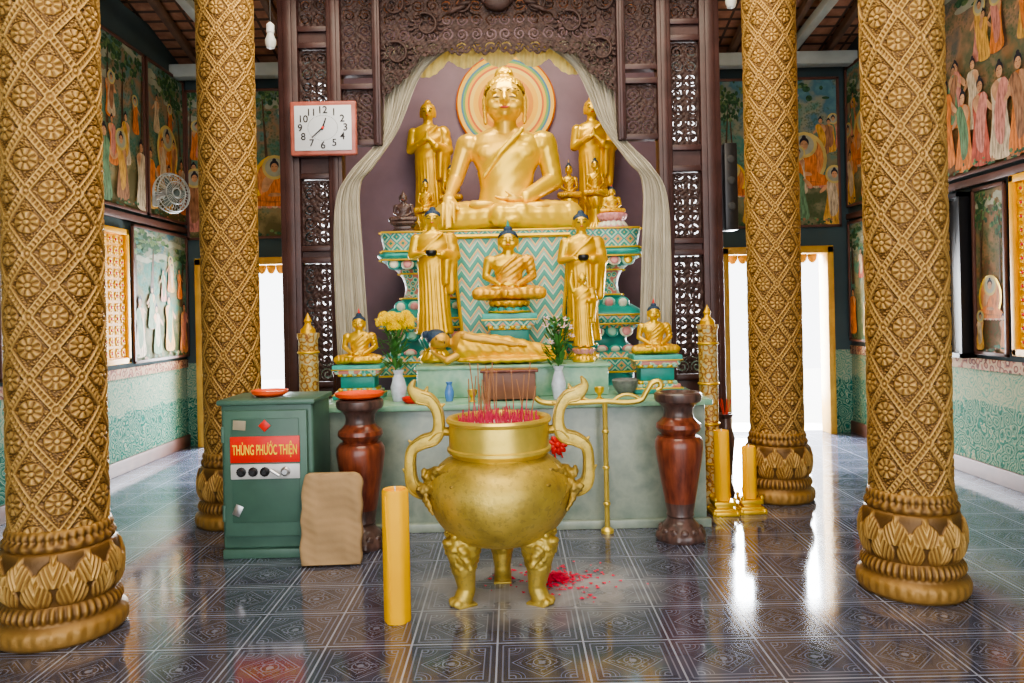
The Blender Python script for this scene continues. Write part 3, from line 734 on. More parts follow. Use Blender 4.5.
def seated_parts(gesture,vox,hk=1.2,kx=1.25,dz=-.03,k1=.0014,k2=.0014):
    legs=[('c',(.12,.02,.09),(.36,-.12,.075),.1,.075),('c',(-.12,.02,.09),(-.36,-.12,.075),.1,.075),
          ('c',(.36,-.12,.07),(-.04,-.25,.07),.07,.052),('c',(-.36,-.12,.07),(.08,-.22,.085),.07,.052),
          ('e',(0,-.06,.07),(.3,.19,.07)),('e',(0,.02,.05),(.24,.14,.05))]
    torso=[('l',[(.05,.18,.12,0,.02),(.15,.165,.112,0,.02),(.25,.145,.095,0,.015),(.33,.160,.100,0,.012),(.42,.205,.110,0,.012),(.48,.232,.1,0,.015),(.53,.20,.085,0,.02),(.565,.12,.065,0,.02),(.585,.07,.05,0,.02)]),
           ('e',(.215,.015,.485),(.072,.068,.066)),('e',(-.215,.015,.485),(.072,.068,.066)),('e',(-.08,-.06,.43),(.088,.03,.048)),('e',(.08,-.06,.43),(.088,.03,.048))]
    head=scl([('e',(0,-.005,.75),(.09,.098,.105)),('e',(0,-.03,.70),(.078,.068,.06)),('e',(0,-.078,.668),(.024,.018,.015)),
          ('c',(0,-.098,.765),(0,-.116,.725),.008,.013),('e',(-.013,-.106,.72),(.008,.008,.007)),('e',(.013,-.106,.72),(.008,.008,.007)),
          ('e',(-.036,-.090,.74),(.022,.010,.010)),('e',(.036,-.090,.74),(.022,.010,.010)),
          ('e',(-.037,-.090,.770),(.03,.008,.006)),('e',(.037,-.090,.770),(.03,.008,.006)),
          ('e',(0,-.098,.697),(.026,.010,.006)),('e',(0,-.095,.687),(.02,.010,.005)),('e',(-.042,-.07,.707),(.036,.03,.034)),('e',(.042,-.07,.707),(.036,.03,.034)),
          ('e',(-.095,.005,.735),(.010,.022,.045)),('e',(.095,.005,.735),(.010,.022,.045)),('c',(-.093,.002,.70),(-.089,-.002,.65),.010,.012),('c',(.093,.002,.70),(.089,-.002,.65),.010,.012)],(0,0,.63),hk,kx,dz)
    head.append(('c',(0,.01,.54),(0,-.003,.67+dz),.076,.066))
    larm=[('c',(.235,.015,.485),(.28,.03,.29),.062,.048),('c',(.28,.03,.29),(.11,-.15,.175),.046,.031),]
    lhand=[('e',(.04,-.175,.165),(.055,.036,.022))]+fingers((-.0,-.18,.165),(-1,-.1,.05),(0,1,0),L=.06,drop=(0,0,.008))+[('c',(.05,-.2,.175),(.0,-.205,.2),.011,.008)]
    if gesture=='earth':
        rarm=[('c',(-.235,.015,.485),(-.30,.01,.30),.060,.046),('c',(-.30,.01,.30),(-.325,-.175,.185),.044,.028)]
        rhand=[('e',(-.325,-.21,.165),(.036,.045,.022),RM(40,'X'))]+fingers((-.325,-.237,.14),(0,-.12,-1),(1,0,0),L=.105,r=.0095,drop=(0,.004,-.012))+[('c',(-.29,-.205,.155),(-.268,-.232,.11),.012,.009)]
    else:
        rarm=[('c',(-.235,.015,.485),(-.275,.03,.29),.062,.046),('c',(-.275,.03,.29),(-.11,-.15,.18),.046,.03)]
        rhand=[('e',(-.04,-.18,.185),(.055,.036,.02))]+fingers((0,-.18,.188),(1,-.1,.02),(0,1,0),L=.06,drop=(0,0,.008))+[('c',(-.04,-.205,.195),(.0,-.205,.21),.011,.008)]
    feet=[('e',(-.14,-.21,.135),(.075,.035,.022)),('e',(.17,-.2,.125),(.075,.035,.022))]
    body=blob(legs+torso+head+larm+lhand+rarm+rhand+feet,vox,3,name='statue_body')
    def infl(ps,d):
        o=[]
        for p in ps:
            if p[0]=='c': o.append(('c',p[1],p[2],p[3]+d,p[4]+d))
            elif p[0]=='e': o.append(('e',p[1],tuple(r+d for r in p[2]))+tuple(p[3:]))
            else: o.append(('l',[(z,a+d,b+d,c,e) for z,a,b,c,e in p[1] if z<.54]))
        return o
    hem=[('c',(.10,-.088,.545),(-.03,-.108,.42),.011,.010),('c',(-.03,-.108,.42),(-.13,-.078,.30),.010,.009),('e',(.0,-.25,.05),(.1,.045,.025))]
    robe=blob(infl(legs,.003)+infl(torso,.004)+infl(larm,.004)+hem,vox,5,post=mkfolds(k1,k2),
      cut=[((.095,0,.56),(-.65,0,.76))],name='statue_robe')
    def curls(co): return .003*np.sin(co[:,0]*190)*np.sin(co[:,2]*190)*np.sin(co[:,1]*190)
    hp=scl([('e',(0,.012,.785),(.098,.102,.078)),('e',(0,.045,.75),(.089,.07,.08)),('e',(0,.012,.866),(.045,.048,.04))],(0,0,.63),hk,kx,dz)
    zc=.63+(.80-.63)*hk+dz
    hair=blob(hp,vox*.8,2,post=curls,cut=[((0,-.062*hk,zc),(0,-.55,-.83))],name='statue_hair')
    zt=.63+(.9-.63)*hk+dz
    flame=blob([('c',(0,.01,zt),(0,.01,zt+.05),.022,.014),('c',(0,.01,zt+.05),(0,.01,zt+.09),.013,.003)],vox*.6,1,name='flame')
    g=G(); H=lambda x,y,z:(x*kx,y*hk,.63+(z-.63)*hk+dz)
    for s in (-1,1):
        g.ell(H(s*.036,-.1005,.738),(.022,.004,.0045),u=12,v=8)
        g.tube(spl([H(s*.010,-.098,.766),H(s*.036,-.100,.777),H(s*.066,-.085,.768)],6),.0026,6)
    eyes=mk(g,INK); g=G(); g.ell(H(0,-.108,.692),(.026,.005,.007)); mouth=mk(g,LIP)
    d=dict(body=body,robe=robe,hair=hair,eyes=eyes,mouth=mouth)
    if gesture!='earth': d['flame_finial']=flame
    return d
def mk(g,mat):
    bmesh.ops.recalc_face_normals(g.bm,faces=g.bm.faces)
    me=bpy.data.meshes.new('detail'); g.bm.to_mesh(me); g.bm.free(); me.materials.append(mat); me.shade_smooth(); return me
def statue(name,label,parts,mats,loc,s,rot=0,sx=1,group=None,cat='statue'):
    e=thing(name,label,cat,loc,(0,0,rot),group,(s*sx,s,s))
    for k,me in parts.items():
        m=mats.get(k)
        if m:
            me2=me.copy(); me2.materials.clear(); me2.materials.append(m)
        else: me2=me
        link(k,me2,e)
    return e
BIG=seated_parts('earth',.0062,1.18,1.28,-.050,.0007,.0010); SM=seated_parts('lap',.010,1.15,1.22,-.035,.003,.003)
FACEG=pm('warm_gilded_skin',(.90,.56,.075),.34,.42,.06,3,.03,20)
statue('seated_buddha_statue','great gilded seated Buddha statue touching the earth, on the throne',BIG,dict(body=FACEG,robe=GOLDB,hair=GOLD),(-.03,7.47,2.30),1.83,sx=.91)
def lotus(r,h,mats):
    g=G(); g.lathe([(0,0),(r*.95,0),(r,.12*h),(r*.92,.22*h),(r*.7,.36*h),(r*.66,.5*h),(r*.75,.62*h),(r*.92,.86*h),(r*.9,h),(0,h)],40,mi=0)
    n=14
    for row,(zz,rr,tilt) in enumerate(((.75,.86,-28),(.30,.86,35))):
        for i in range(n):
            a=2*pi*(i+.5*row)/n
            M=RM(math.degrees(a),'Z')@Matrix.Rotation(math.radians(-tilt),4,'Y')
            g.ell((rr*r*math.cos(a),rr*r*math.sin(a),zz*h),(r*.07,r*.2,h*.24),M,mi=1+row%2,u=8,v=6)
    return g,mats
def addlotus(parent,r,h,mats,z=0,name='lotus_base'):
    g,m=lotus(r,h,mats); return g.out(name,m,parent,(0,0,z),ang=80)
def sumeru(parent,w,d,h,mats,name='pedestal'):
    g=G()
    for z0,z1,k,mi in ((0,.14,1,0),(.14,.24,.92,1),(.24,.32,.8,3),(.32,.66,.7,2),(.66,.74,.8,3),(.74,.86,.92,1),(.86,1,1,0)):
        g.box((0,0,(z0+z1)/2*h),(w*k,d*k,(z1-z0)*h),.006,mi=mi)
    for z in (.13,.87): g.box((0,0,z*h),(w*1.03,d*1.03,.03*h),.002,mi=3)
    for s in (-1,1):
        for zz in (.28,.72): 
            n=8
            for i in range(n): g.ell((-w*.4+w*.8*(i+.5)/n,s*d*.42,zz*h),(w*.05,.012,h*.05),mi=4 if i%2 else 3,u=8,v=6)
    g.out(name,mats,parent,ang=40)
smats=dict(body=GOLD,robe=GOLDR,hair=BLUEH,flame_finial=RED)
def ped(name,label,loc,w,d,h,mats,cat='pedestal'):
    e=thing(name,label,cat,loc); sumeru(e,w,d,h,mats); return e
def peds(label,loc,r,h,mats):
    e=thing('lotus_pedestal',label,'pedestal',loc); addlotus(e,r,h,mats); return e
ped('statue_pedestal','teal and gold painted stepped pedestal on the marble step',(-.02,6.22,1.142),.44,.30,.39,[TURQ,ZT2,TEAL,GOLD,MINT])
peds('gold and teal lotus pedestal under the central seated statue',(-.02,6.22,1.534),.18,.10,[GOLD,GOLDR,TEAL])
RROBE=pm('red_gold_robe',(.74,.40,.04),.36,.45,.30,14,.2,30)
statue('seated_buddha_statue','gilded seated Buddha with draped robe and dark pointed hair',SM,dict(body=GOLD,robe=RROBE,hair=BLUEH,flame_finial=TEAL),(-.02,6.22,1.645),.66,sx=1.05)
for x,lab,hh in ((-1.19,'small gilded seated Buddha behind the tray-topped vase',.26),(1.10,'small gilded seated Buddha above the wooden vase',.29)):
    ped('statue_pedestal','small stepped pedestal painted teal, green and gold',(x,5.9,.902),.37,.28,hh,[TURQ,FLORAL,TEAL,GOLD,MINT])
    statue('seated_buddha_statue',lab,SM,smats,(x,5.9,.909+hh),.43,group='small seated altar Buddhas')
for x,y,pz,s,lab in ((-.86,7.78,.28,.40,'small gilded seated statue beside the standing disciple'),(-.61,7.90,.42,.42,'small gilded seated statue next to the great Buddha'),(.62,7.90,.42,.42,'small gilded seated statue near the great Buddha arm'),(.88,7.78,.42,.44,'small gilded seated statue on a lotus pedestal')):
    peds('round gilded lotus pedestal on the throne',(x,y,2.275),.10,pz,[GOLD,GOLDR,GOLD])
    statue('seated_buddha_statue',lab,SM,dict(body=GOLD,robe=GOLDR,hair=BLUEH,flame_finial=GOLD),(x,y,2.282+pz),s,group='small statues on the throne',sx=.7)
ped('statue_pedestal','small dark wooden pedestal on the throne edge',(-.97,6.92,2.275),.22,.2,.10,[REDWD]*5)
statue('seated_buddha_statue','small dark bronze seated statue',SM,{k:REDWD for k in ('body','robe','hair','flame_finial')},(-.97,6.92,2.378),.30)
peds('small pink lotus pedestal on the throne edge',(.93,6.92,2.275),.14,.14,[PNK,PNK,WHT])
statue('seated_buddha_statue','little gilded seated statue on a pink lotus',SM,smats,(.93,6.92,2.42),.27)
def standing_parts(gesture,vox,hk=1.15,fa=.0026):
    def ff(co):
        x,y,z=co[:,0],co[:,1],co[:,2]; th=np.arctan2(y,x)
        low=np.clip((.62-z)/.2,0,1)*(z<.8)
        return fa*np.sin(th*20+z*8)*low+fa*.7*np.sin((z*.9-x*.5)*95)*np.clip((z-.5)/.1,0,1)*(z<.81)+.002
    robe=[('l',[(.02,.125,.085,0,0),(.06,.118,.08,0,0),(.2,.104,.072,0,0),(.4,.098,.068,0,0),(.55,.102,.07,0,0),(.62,.1,.068,0,0),(.7,.112,.072,0,0),(.77,.12,.066,0,0),(.81,.098,.052,0,.0),(.835,.045,.04,0,0)]),
          ('c',(.115,0,.775),(.145,.0,.63),.045,.04),('c',(.145,0,.63),(.07,-.105,.64),.04,.03),('c',(.125,-.03,.61),(.12,-.03,.36),.042,.028),('c',(.1,-.06,.6),(.09,-.06,.42),.03,.02)]
    head=scl([('e',(0,-.004,.93),(.044,.05,.058)),('e',(0,-.016,.902),(.036,.036,.032)),('c',(0,-.05,.938),(0,-.06,.914),.004,.007),
        ('e',(-.046,0,.92),(.007,.013,.034)),('e',(.046,0,.92),(.007,.013,.034)),('e',(0,-.052,.899),(.014,.007,.004)),('e',(-.019,-.046,.943),(.015,.006,.004)),('e',(.019,-.046,.943),(.015,.006,.004))],(0,0,.87),hk,hk*1.06,-.008)
    head.append(('c',(0,.0,.80),(0,-.004,.88),.038,.036))
    if gesture=='bowl':
        arm=[('c',(-.115,0,.775),(-.145,.0,.64),.04,.033),('c',(-.145,0,.64),(-.06,-.11,.645),.032,.02),('e',(-.045,-.12,.64),(.03,.022,.014)),('e',(.045,-.12,.64),(.03,.022,.014))]
        arm+=fingers((-.02,-.13,.632),(1,-.2,0),(0,.4,1),L=.03,r=.005,drop=(0,0,0))+fingers((.02,-.13,.632),(-1,-.2,0),(0,.4,1),L=.03,r=.005,drop=(0,0,0))
        arm+=[('c',(-.04,-.13,.65),(-.03,-.155,.67),.006,.005),('c',(.04,-.13,.65),(.03,-.155,.67),.006,.005)]
    elif gesture=='point':
        arm=[('c',(-.115,0,.775),(-.15,-.01,.90),.034,.027),('c',(-.15,-.01,.90),(-.13,-.02,1.02),.026,.018),('e',(-.13,-.02,1.035),(.018,.012,.022)),('c',(-.13,-.02,1.05),(-.13,-.02,1.09),.006,.005),('c',(.14,0,.62),(.135,-.02,.52),.03,.018)]
        arm+=fingers((-.128,-.022,1.045),(.2,-1,.1),(1,0,0),3,.02,.005,(0,0,-.01))
    else:
        arm=[('c',(-.115,0,.775),(-.14,.0,.64),.04,.033),('c',(-.14,0,.64),(-.02,-.1,.70),.032,.02),('c',(.07,-.105,.64),(.02,-.1,.70),.025,.02),('e',(-.006,-.108,.725),(.011,.015,.035)),('e',(.008,-.108,.725),(.011,.015,.035))]
        arm+=fingers((0,-.112,.75),(0,-.1,1),(0,1,0),4,.024,.0045,(0,0,0))
    feet=[('e',(-.045,-.07,.015),(.028,.05,.015)),('e',(.045,-.07,.015),(.028,.05,.015))]
    body=blob(robe[:3]+head+arm+feet,vox,3,name='statue_body')
    rb=blob([('l',[(z,a+.004,b+.004,c,d) for z,a,b,c,d in robe[0][1][:-1]])]+[('c',p[1],p[2],p[3]+.004,p[4]+.004) for p in robe[1:]]+[('c',(.07,-.062,.81),(-.08,-.075,.66),.009,.009)],vox,4,post=ff,cut=[((.05,0,.83),(-.6,0,.8))],name='statue_robe')
    hair=blob(scl([('e',(0,.006,.952),(.048,.053,.042)),('e',(0,.024,.93),(.044,.036,.045)),('e',(0,.006,.997),(.02,.021,.018))],(0,0,.87),hk,hk*1.06,-.008),vox*.8,2,cut=[((0,-.035*hk,.862+.085*hk),(0,-.55,-.83))],name='statue_hair')
    g=G(); H=lambda x,y,z:(x*hk*1.06,y*hk,.862+(z-.87)*hk)
    for s in (-1,1): g.ell(H(s*.018,-.0525,.926),(.011,.003,.0036),u=10,v=6); g.tube(spl([H(s*.007,-.053,.940),H(s*.018,-.053,.947),H(s*.032,-.045,.940)],4),.002,6)
    eyes=mk(g,INK); g=G(); g.ell(H(0,-.058,.898),(.013,.003,.004),u=10,v=6); mouth=mk(g,LIP)
    d=dict(body=body,robe=rb,hair=hair,eyes=eyes,mouth=mouth)
    if gesture=='bowl':
        g=G(); g.lathe([(0,.0),(.02,.0),(.035,.012),(.04,.03),(.036,.045),(.03,.047),(.028,.04),(0,.03)],32,c=(0,-.15,.625)); d['alms_bowl']=mk(g,BLACK)
    return d
ST=standing_parts('bowl',.0065); PR=standing_parts('pray',.0075); CH=standing_parts('point',.0085)
g0=dict(body=GOLD,robe=GOLDR,hair=BLUEH,alms_bowl=BLACK)
peds('gilded lotus base under the tall standing monk statue',(-.64,6.27,1.142),.13,.21,[GOLD,TEAL,GOLD]); statue('standing_monk_statue','gilded standing monk statue holding an alms bowl',ST,g0,(-.64,6.27,1.355),1.04,sx=1.15)
peds('gilded lotus base behind the child statue',(.585,6.29,1.142),.13,.13,[GOLD,TEAL,GOLD]); statue('standing_monk_statue','gilded standing monk statue holding a bowl beside the child statue',ST,g0,(.585,6.29,1.275),1.07,sx=1.08)
peds('small gilded lotus base under the child statue',(.555,5.95,1.142),.09,.11,[GOLD,PNK,GOLD]); statue('standing_child_statue','small gilded child Buddha statue pointing one arm upward',CH,dict(body=GOLD,robe=GOLDR,hair=GOLD),(.555,5.95,1.255),.57,sx=1.1)
for x,lab in ((-.86,'tall gilded disciple statue with praying hands against the niche wall'),(.90,'tall gilded disciple statue with joined hands against the niche wall')):
    peds('round gilded lotus base at the niche wall',(x,8.17,2.275),.15,.12,[GOLD,GOLDR,GOLD])
    statue('standing_monk_statue',lab,PR,dict(body=GOLD,robe=GOLDR,hair=GOLDR),(x,8.17,2.40),1.40,sx=1.0,group='praying disciple statues')
# reclining Buddha
def rf(co):
    x,y,z=co[:,0],co[:,1],co[:,2]; return .0012*np.sin(x*60+z*55+np.sin(y*30))*(x>-.22)
rb=[('c',(-.2,0,.13),(.1,0,.105),.10,.085),('c',(.1,0,.105),(.32,0,.08),.082,.055),('c',(.32,0,.08),(.48,-.0,.06),.055,.035),('e',(-.22,.0,.15),(.09,.085,.10)),
    ('c',(-.2,-.07,.20),(.02,-.09,.165),.034,.026),('c',(.02,-.09,.165),(.16,-.08,.14),.025,.018),('e',(.19,-.08,.14),(.03,.02,.01)),
    ('c',(-.28,0,.15),(-.34,-.01,.165),.036,.034),('e',(-.385,-.02,.18),(.078,.068,.064)),('e',(-.365,-.045,.17),(.05,.042,.05)),('c',(-.385,-.085,.185),(-.365,-.098,.177),.006,.010),
    ('c',(-.22,-.04,.09),(-.33,-.08,.03),.034,.028),('c',(-.33,-.08,.03),(-.42,-.03,.08),.027,.02),('e',(-.43,-.02,.10),(.03,.028,.02)),('e',(.51,-.01,.055),(.02,.03,.045))]
rb+=fingers((.205,-.082,.138),(1,0,-.1),(0,1,0),4,.035,.006,(0,0,-.006))+fingers((-.445,-.02,.11),(-.4,0,1),(0,1,0),4,.035,.006,(0,0,0))
bodyr=blob(rb,.0065,3,post=rf); 
hr=blob([('e',(-.415,.0,.205),(.080,.074,.062)),('e',(-.484,.0,.225),(.034,.034,.032))],.006,2)
robr=blob([('c',(-.21,0,.13),(.1,0,.110),.110,.094),('c',(.1,0,.110),(.32,0,.083),.092,.064),('c',(.32,0,.083),(.46,-.0,.06),.064,.05),('e',(.1,-.03,.03),(.38,.10,.03))],.0065,3,post=lambda co:.003*np.sin(co[:,0]*75+co[:,2]*60),cut=[((-.23,0,.2),(-1,0,.35))])
g=G(); g.ell((-.405,-.087,.195),(.004,.003,.013)); g.ell((-.345,-.093,.167),(.003,.003,.010)); fe=mk(g,INK)
YROBE=pm('yellow_cloth_robe',(.86,.50,.03),.40,.4,.12,10,.1,40)
e=thing('reclining_buddha_statue','gilded reclining Buddha with dark hair lying on one side','statue',(-.15,5.93,1.145),scale=(1.08,1.08,1.04))
for k,me,m in (('body',bodyr,pm('bronzed_face_gold',(.62,.36,.06),.36,.4,.1)),('hair',hr,BLUEH),('robe',robr,YROBE),('eyes',fe,INK)):
    me.materials.clear(); me.materials.append(m); link(k,me,e)
# ------------------------------------------------------------ incense urn
urn=thing('incense_urn','large brass tripod incense urn with scrolled ears and lion-head legs','incense burner',(-.085,4.14,0))
pf=[(0,.30),(.15,.305),(.255,.34),(.33,.415),(.372,.49),(.387,.57),(.378,.64),(.343,.705),(.295,.748),(.262,.765),(.252,.775)]
P=spl([(r,0,z) for r,z in pf],5)
G().lathe([(p.x,p.z) for p in P]+[(0,.775)],96).out('bowl',BRASS,urn,ang=60)
G().lathe([(.25,.77),(.268,.785),(.283,.80),(.283,.815),(.272,.822),(.272,.945),(.283,.952),(.288,.965),(.280,.978),(.26,.978),(.25,.965),(.245,.92),(0,.915)],96).out('rim_band',BRASSB,urn,ang=30)
hp=[(-.29,0,.69),(-.34,0,.61),(-.405,0,.575),(-.47,0,.61),(-.485,0,.70),(-.475,0,.80),(-.42,0,.845),(-.35,0,.87),(-.325,0,.93),(-.335,0,1.02),(-.375,0,1.075),(-.43,0,1.095),(-.47,0,1.14),(-.455,0,1.185)]
for s in (-1,1):
    P=[(x*-s,y,z) for x,y,z in hp]; P=spl(P,7); n=len(P)
    rad=[.030+.010*math.sin(i/n*pi*3)**2 if i<n-14 else .034*(n-i)/14+.004 for i in range(n)]
    # flat strap: rectangular-ish section
    g=G(); R=[]; pv=[Vector(p) for p in P]
    for i,p in enumerate(pv):
        tt=(pv[min(i+1,n-1)]-pv[max(i-1,0)]).normalized(); o_=tt.cross(Vector((0,1,0)))
        ring=[]
        for k in range(20):
            a=2*pi*k/20; ca,sa=math.cos(a),math.sin(a)
            ring.append(p+Vector((0,1,0))*math.copysign(abs(ca)**.4,ca)*.036+o_*math.copysign(abs(sa)**.4,sa)*rad[i])
        R.append(ring)
    g.rings(R)
    for side in (-1,1):
        Q=[]
        for i in range(3,n-14):
            tt=(pv[min(i+1,n-1)]-pv[max(i-1,0)]).normalized(); o_=tt.cross(Vector((0,1,0))); Q.append(pv[i]+o_*rad[i]*.75*side+Vector((0,-.036,0)))
        g.tube(Q,.006,6)
    g.tube(spl([(s*.27,0,.90),(s*.33,0,.90),(s*.38,0,.855)],5),.024,10,1.6)
    for p,q in (((s*.49,0,.66),(s*.525,0,.70)),((s*.455,0,.82),(s*.49,0,.855)),((s*.335,0,1.03),(s*.295,0,1.05)),((s*.40,0,1.10),(s*.385,0,1.145))):
        g.cap(p,q,.022,.006)
    g.out('ear_handle',BRASS,urn,ang=45)
    me=blob([('e',(s*.36,-.01,.64),(.065,.08,.075)),('e',(s*.41,-.08,.60),(.05,.05,.038)),('e',(s*.44,-.115,.615),(.022,.02,.018)),('e',(s*.36,-.09,.675),(.022,.022,.022)),('e',(s*.42,-.04,.68),(.018,.03,.035)),
        ('c',(s*.33,-.12,.69),(s*.27,-.19,.72),.022,.01),('c',(s*.40,-.12,.56),(s*.36,-.18,.5),.022,.008),('c',(s*.36,-.12,.62),(s*.27,-.26,.6),.024,.01),('c',(s*.32,-.17,.64),(s*.25,-.28,.66),.018,.008),('c',(s*.39,-.09,.63),(s*.32,-.22,.55),.02,.008),('c',(s*.35,-.1,.70),(s*.30,-.10,.74),.018,.008)],.007,1,post=lambda co:.004*np.sin(co[:,0]*160)*np.sin(co[:,2]*150))
    me.materials.clear(); me.materials.append(BRASSD); link('dragon_head_relief',me,urn,scale=(.97,1,1))
legm=blob([('e',(0,.01,.36),(.105,.085,.085)),('e',(0,-.055,.335),(.075,.055,.055)),('e',(-.042,-.085,.38),(.024,.02,.02)),('e',(.042,-.085,.38),(.024,.02,.02)),('e',(0,-.108,.345),(.034,.026,.020)),('c',(-.07,-.07,.405),(-.015,-.10,.395),.014,.012),('c',(.07,-.07,.405),(.015,-.10,.395),.014,.012),
    ('c',(-.045,-.095,.31),(.045,-.095,.31),.016,.016),('c',(-.025,-.105,.30),(-.025,-.108,.275),.009,.004),('c',(.025,-.105,.30),(.025,-.108,.275),.009,.004),
    ('e',(-.09,-.02,.42),(.024,.022,.04)),('e',(.09,-.02,.42),(.024,.022,.04)),('c',(-.06,-.05,.31),(-.09,-.02,.22),.034,.016),('c',(.06,-.05,.31),(.09,-.02,.22),.034,.016),('c',(0,-.07,.28),(0,-.07,.21),.04,.018),
    ('c',(0,0,.34),(0,-.015,.2),.092,.070),('c',(0,-.015,.2),(0,0,.09),.066,.047),('c',(0,0,.08),(0,-.02,.035),.048,.05),('e',(-.03,-.065,.022),(.02,.028,.022)),('e',(0,-.075,.022),(.02,.028,.022)),('e',(.03,-.065,.022),(.02,.028,.022)),('b',(0,-.015,.006),(.10,.11,.012))],.0055,2,
    post=lambda co:.005*np.sin(co[:,0]*150)*np.sin(co[:,2]*130)*(co[:,2]>.2)*(co[:,1]>-.08))
legm.materials.clear(); legm.materials.append(BRASS)
for a in (-30,-150,90):
    r=.215; th=math.radians(a)
    link('lion_leg',legm,urn,(r*math.cos(th)*(.86 if a==90 else 1),r*math.sin(th),.0),(0,0,th+pi/2))
g=G(); g.lathe([(0,.90),(.245,.90),(.245,.922),(.2,.935),(.1,.945),(0,.948)],48); g.out('ash_bed',ASH,urn)
rnd=random.Random(7)
g=G()
for k in range(260):
    a=rnd.uniform(0,2*pi); r=.225*math.sqrt(rnd.random()); x,y=r*math.cos(a),r*math.sin(a); h=rnd.uniform(.02,.075)
    g.tube([(x,y,.925),(x+rnd.uniform(-.012,.012),y+rnd.uniform(-.012,.012),.935+h)],.0028,5)
g.out('incense_stubs',PINK,None,(-.085,4.14,0),label='mass of burnt magenta incense stick ends in the urn ash',category='incense sticks',kind='stuff')
g=G(); g.tube([(0,0,0),(0,0,.12)],.0026,6,mi=0); g.tube([(0,0,.12),(0,0,.34)],.0036,6,mi=1)
st=g.out('incense_stick',[PINK,pm('brown_incense',(.36,.17,.08),.8)],None,(-.20,4.1,.94),(.05,-.1,0),label='thin burning incense stick standing in the urn',category='incense stick',group='incense sticks in the urn')
for k in range(22):
    a=rnd.uniform(0,2*pi); r=.2*math.sqrt(rnd.random())
    dup(st,(-.085+r*math.cos(a),4.14+r*math.sin(a),.94),(rnd.uniform(-.12,.12),rnd.uniform(-.2,.2),0),(1,1,rnd.uniform(.55,1.0)))
g=G()
for k in range(480):
    a=rnd.uniform(0,2*pi); r=abs(rnd.gauss(0,.075)) if k<320 else abs(rnd.gauss(0,.17)); x,y=.02+r*math.cos(a)*1.3,r*math.sin(a)
    s=rnd.uniform(.006,.016); z=.003+rnd.random()*.04*max(0,1-r*7)
    ang=rnd.uniform(0,pi); c_,s_=math.cos(ang)*s,math.sin(ang)*s
    g.poly([(x-c_,y-s_,z),(x+s_,y-c_,z+.004),(x+c_,y+s_,z+.001),(x-s_,y+c_,z+.006)])
g.out('fallen_incense_scraps',pm('magenta_scraps',(.90,.02,.10),.7),None,(.20,4.36,0),recalc=False,smooth=False,label='scatter of magenta incense scraps and ash on the tiles',category='scraps',kind='stuff')
# ------------------------------------------------------------ candles
def candle(loc,r,h,label,group=None):
    e=thing('yellow_candle',label,'candle',loc,group=group)
    g=G(); g.lathe([(0,0),(r*.97,0),(r,.01),(r,h*.5),(r*.985,h-.012),(r*.9,h),(r*.78,h-.004),(r*.74,h-.02),(0,h-.02)],48,fn=lambda a,z,q:q*(1+.03*math.cos(6*a)+.010*math.sin(3*a+z*9)))
    g.out('wax_body',YEL,e)
    g=G(); g.tube([(r*1.0*math.cos(4.4-.02*k),r*1.0*math.sin(4.4-.02*k),h*k/20+.005) for k in range(20)],[.005]*20,6); g.out('wrapper_seam',YEL,e)
    g=G(); g.tube([(0,0,h-.025),(0,0,h+.012)],.004,6); g.out('wick',WHITE,e)
    return e
candle((-.61,3.84,0),.066,.665,'tall thick yellow wrapped candle standing on the floor tiles')
candle((1.55,5.70,.103),.056,.52,'tall yellow candle on a gilded stand','floor candles')
candle((1.765,5.74,.103),.052,.39,'shorter yellow candle on a gilded stand','floor candles')
for x,y in ((1.55,5.70),(1.765,5.74)):
    e=thing('candle_stand','low gilded stepped candle stand on the floor','candle stand',(x,y,0))
    g=G(); 
    for z,w,h in ((.015,.2,.03),(.04,.17,.02),(.06,.13,.02),(.085,.16,.03)): g.box((0,0,z),(w,w,h),.004)
    for sx_ in (-1,1):
        for sy_ in (-1,1): g.ell((sx_*.07,sy_*.07,.115),(.014,.014,.02)); g.ell((sx_*.085,sy_*.085,.02),(.02,.02,.02))
    g.out('base',GOLD,e)
# ------------------------------------------------------------ turned vases
vp=[(0,0),(.155,0),(.165,.02),(.16,.05),(.135,.075),(.12,.10),(.105,.115),(.092,.13),(.085,.15),(.092,.165),(.088,.18),(.10,.25),(.125,.40),(.148,.53),(.16,.62),(.158,.66),(.14,.69),(.115,.70),(.12,.715),(.14,.73),(.15,.75),(.145,.775),(.115,.80),(.10,.82),(.095,.85),(.10,.88),(.125,.91),(.15,.925),(.158,.945),(.156,.975),(.145,.985),(.12,.985),(.11,.97),(0,.95)]
mis=[1]*11+[0]*5+[0]*3+[0]*4+[1]*10
v1=thing('turned_wood_vase','tall lacquered turned red-brown wooden vase beside the altar','vase',(1.10,5.10,0),group='turned wooden altar vases')
G().lathe(vp,64,mis=mis,fn=lambda a,z,r:r*(1+.035*math.cos(10*a)) if .015<z<.09 else r).out('body',[REDW,REDWD],v1)
g=G()
for i in range(12):
    a=2*pi*i/12; g.ell((.135*math.cos(a),.135*math.sin(a),.065),(.02,.03,.028),RM(math.degrees(a),'Z'),u=8,v=6)
g.out('foot_carving',REDWD,v1)
dup(v1,(-1.03,5.08,0),label='tall lacquered turned wooden vase carrying a red tray')
def tray(loc,r,mat,label,cat='tray',name='round_tray'):
    g=G(); g.lathe([(0,0),(r*.7,0),(r*.95,.018),(r,.04),(r*.97,.04),(r*.9,.022),(r*.66,.008),(0,.008)],40); g.out(name,mat,None,loc,label=label,category=cat)
tray((-1.03,5.08,.987),.165,ORG,'red-orange round tray on top of the wooden vase')
tray((-.72,5.5,.902),.09,RED,'small red plate on the altar slab','plate','small_plate')
tray((-1.62,5.05,1.02),.12,ORG,'orange-red tray on top of the green safe')
g=G()
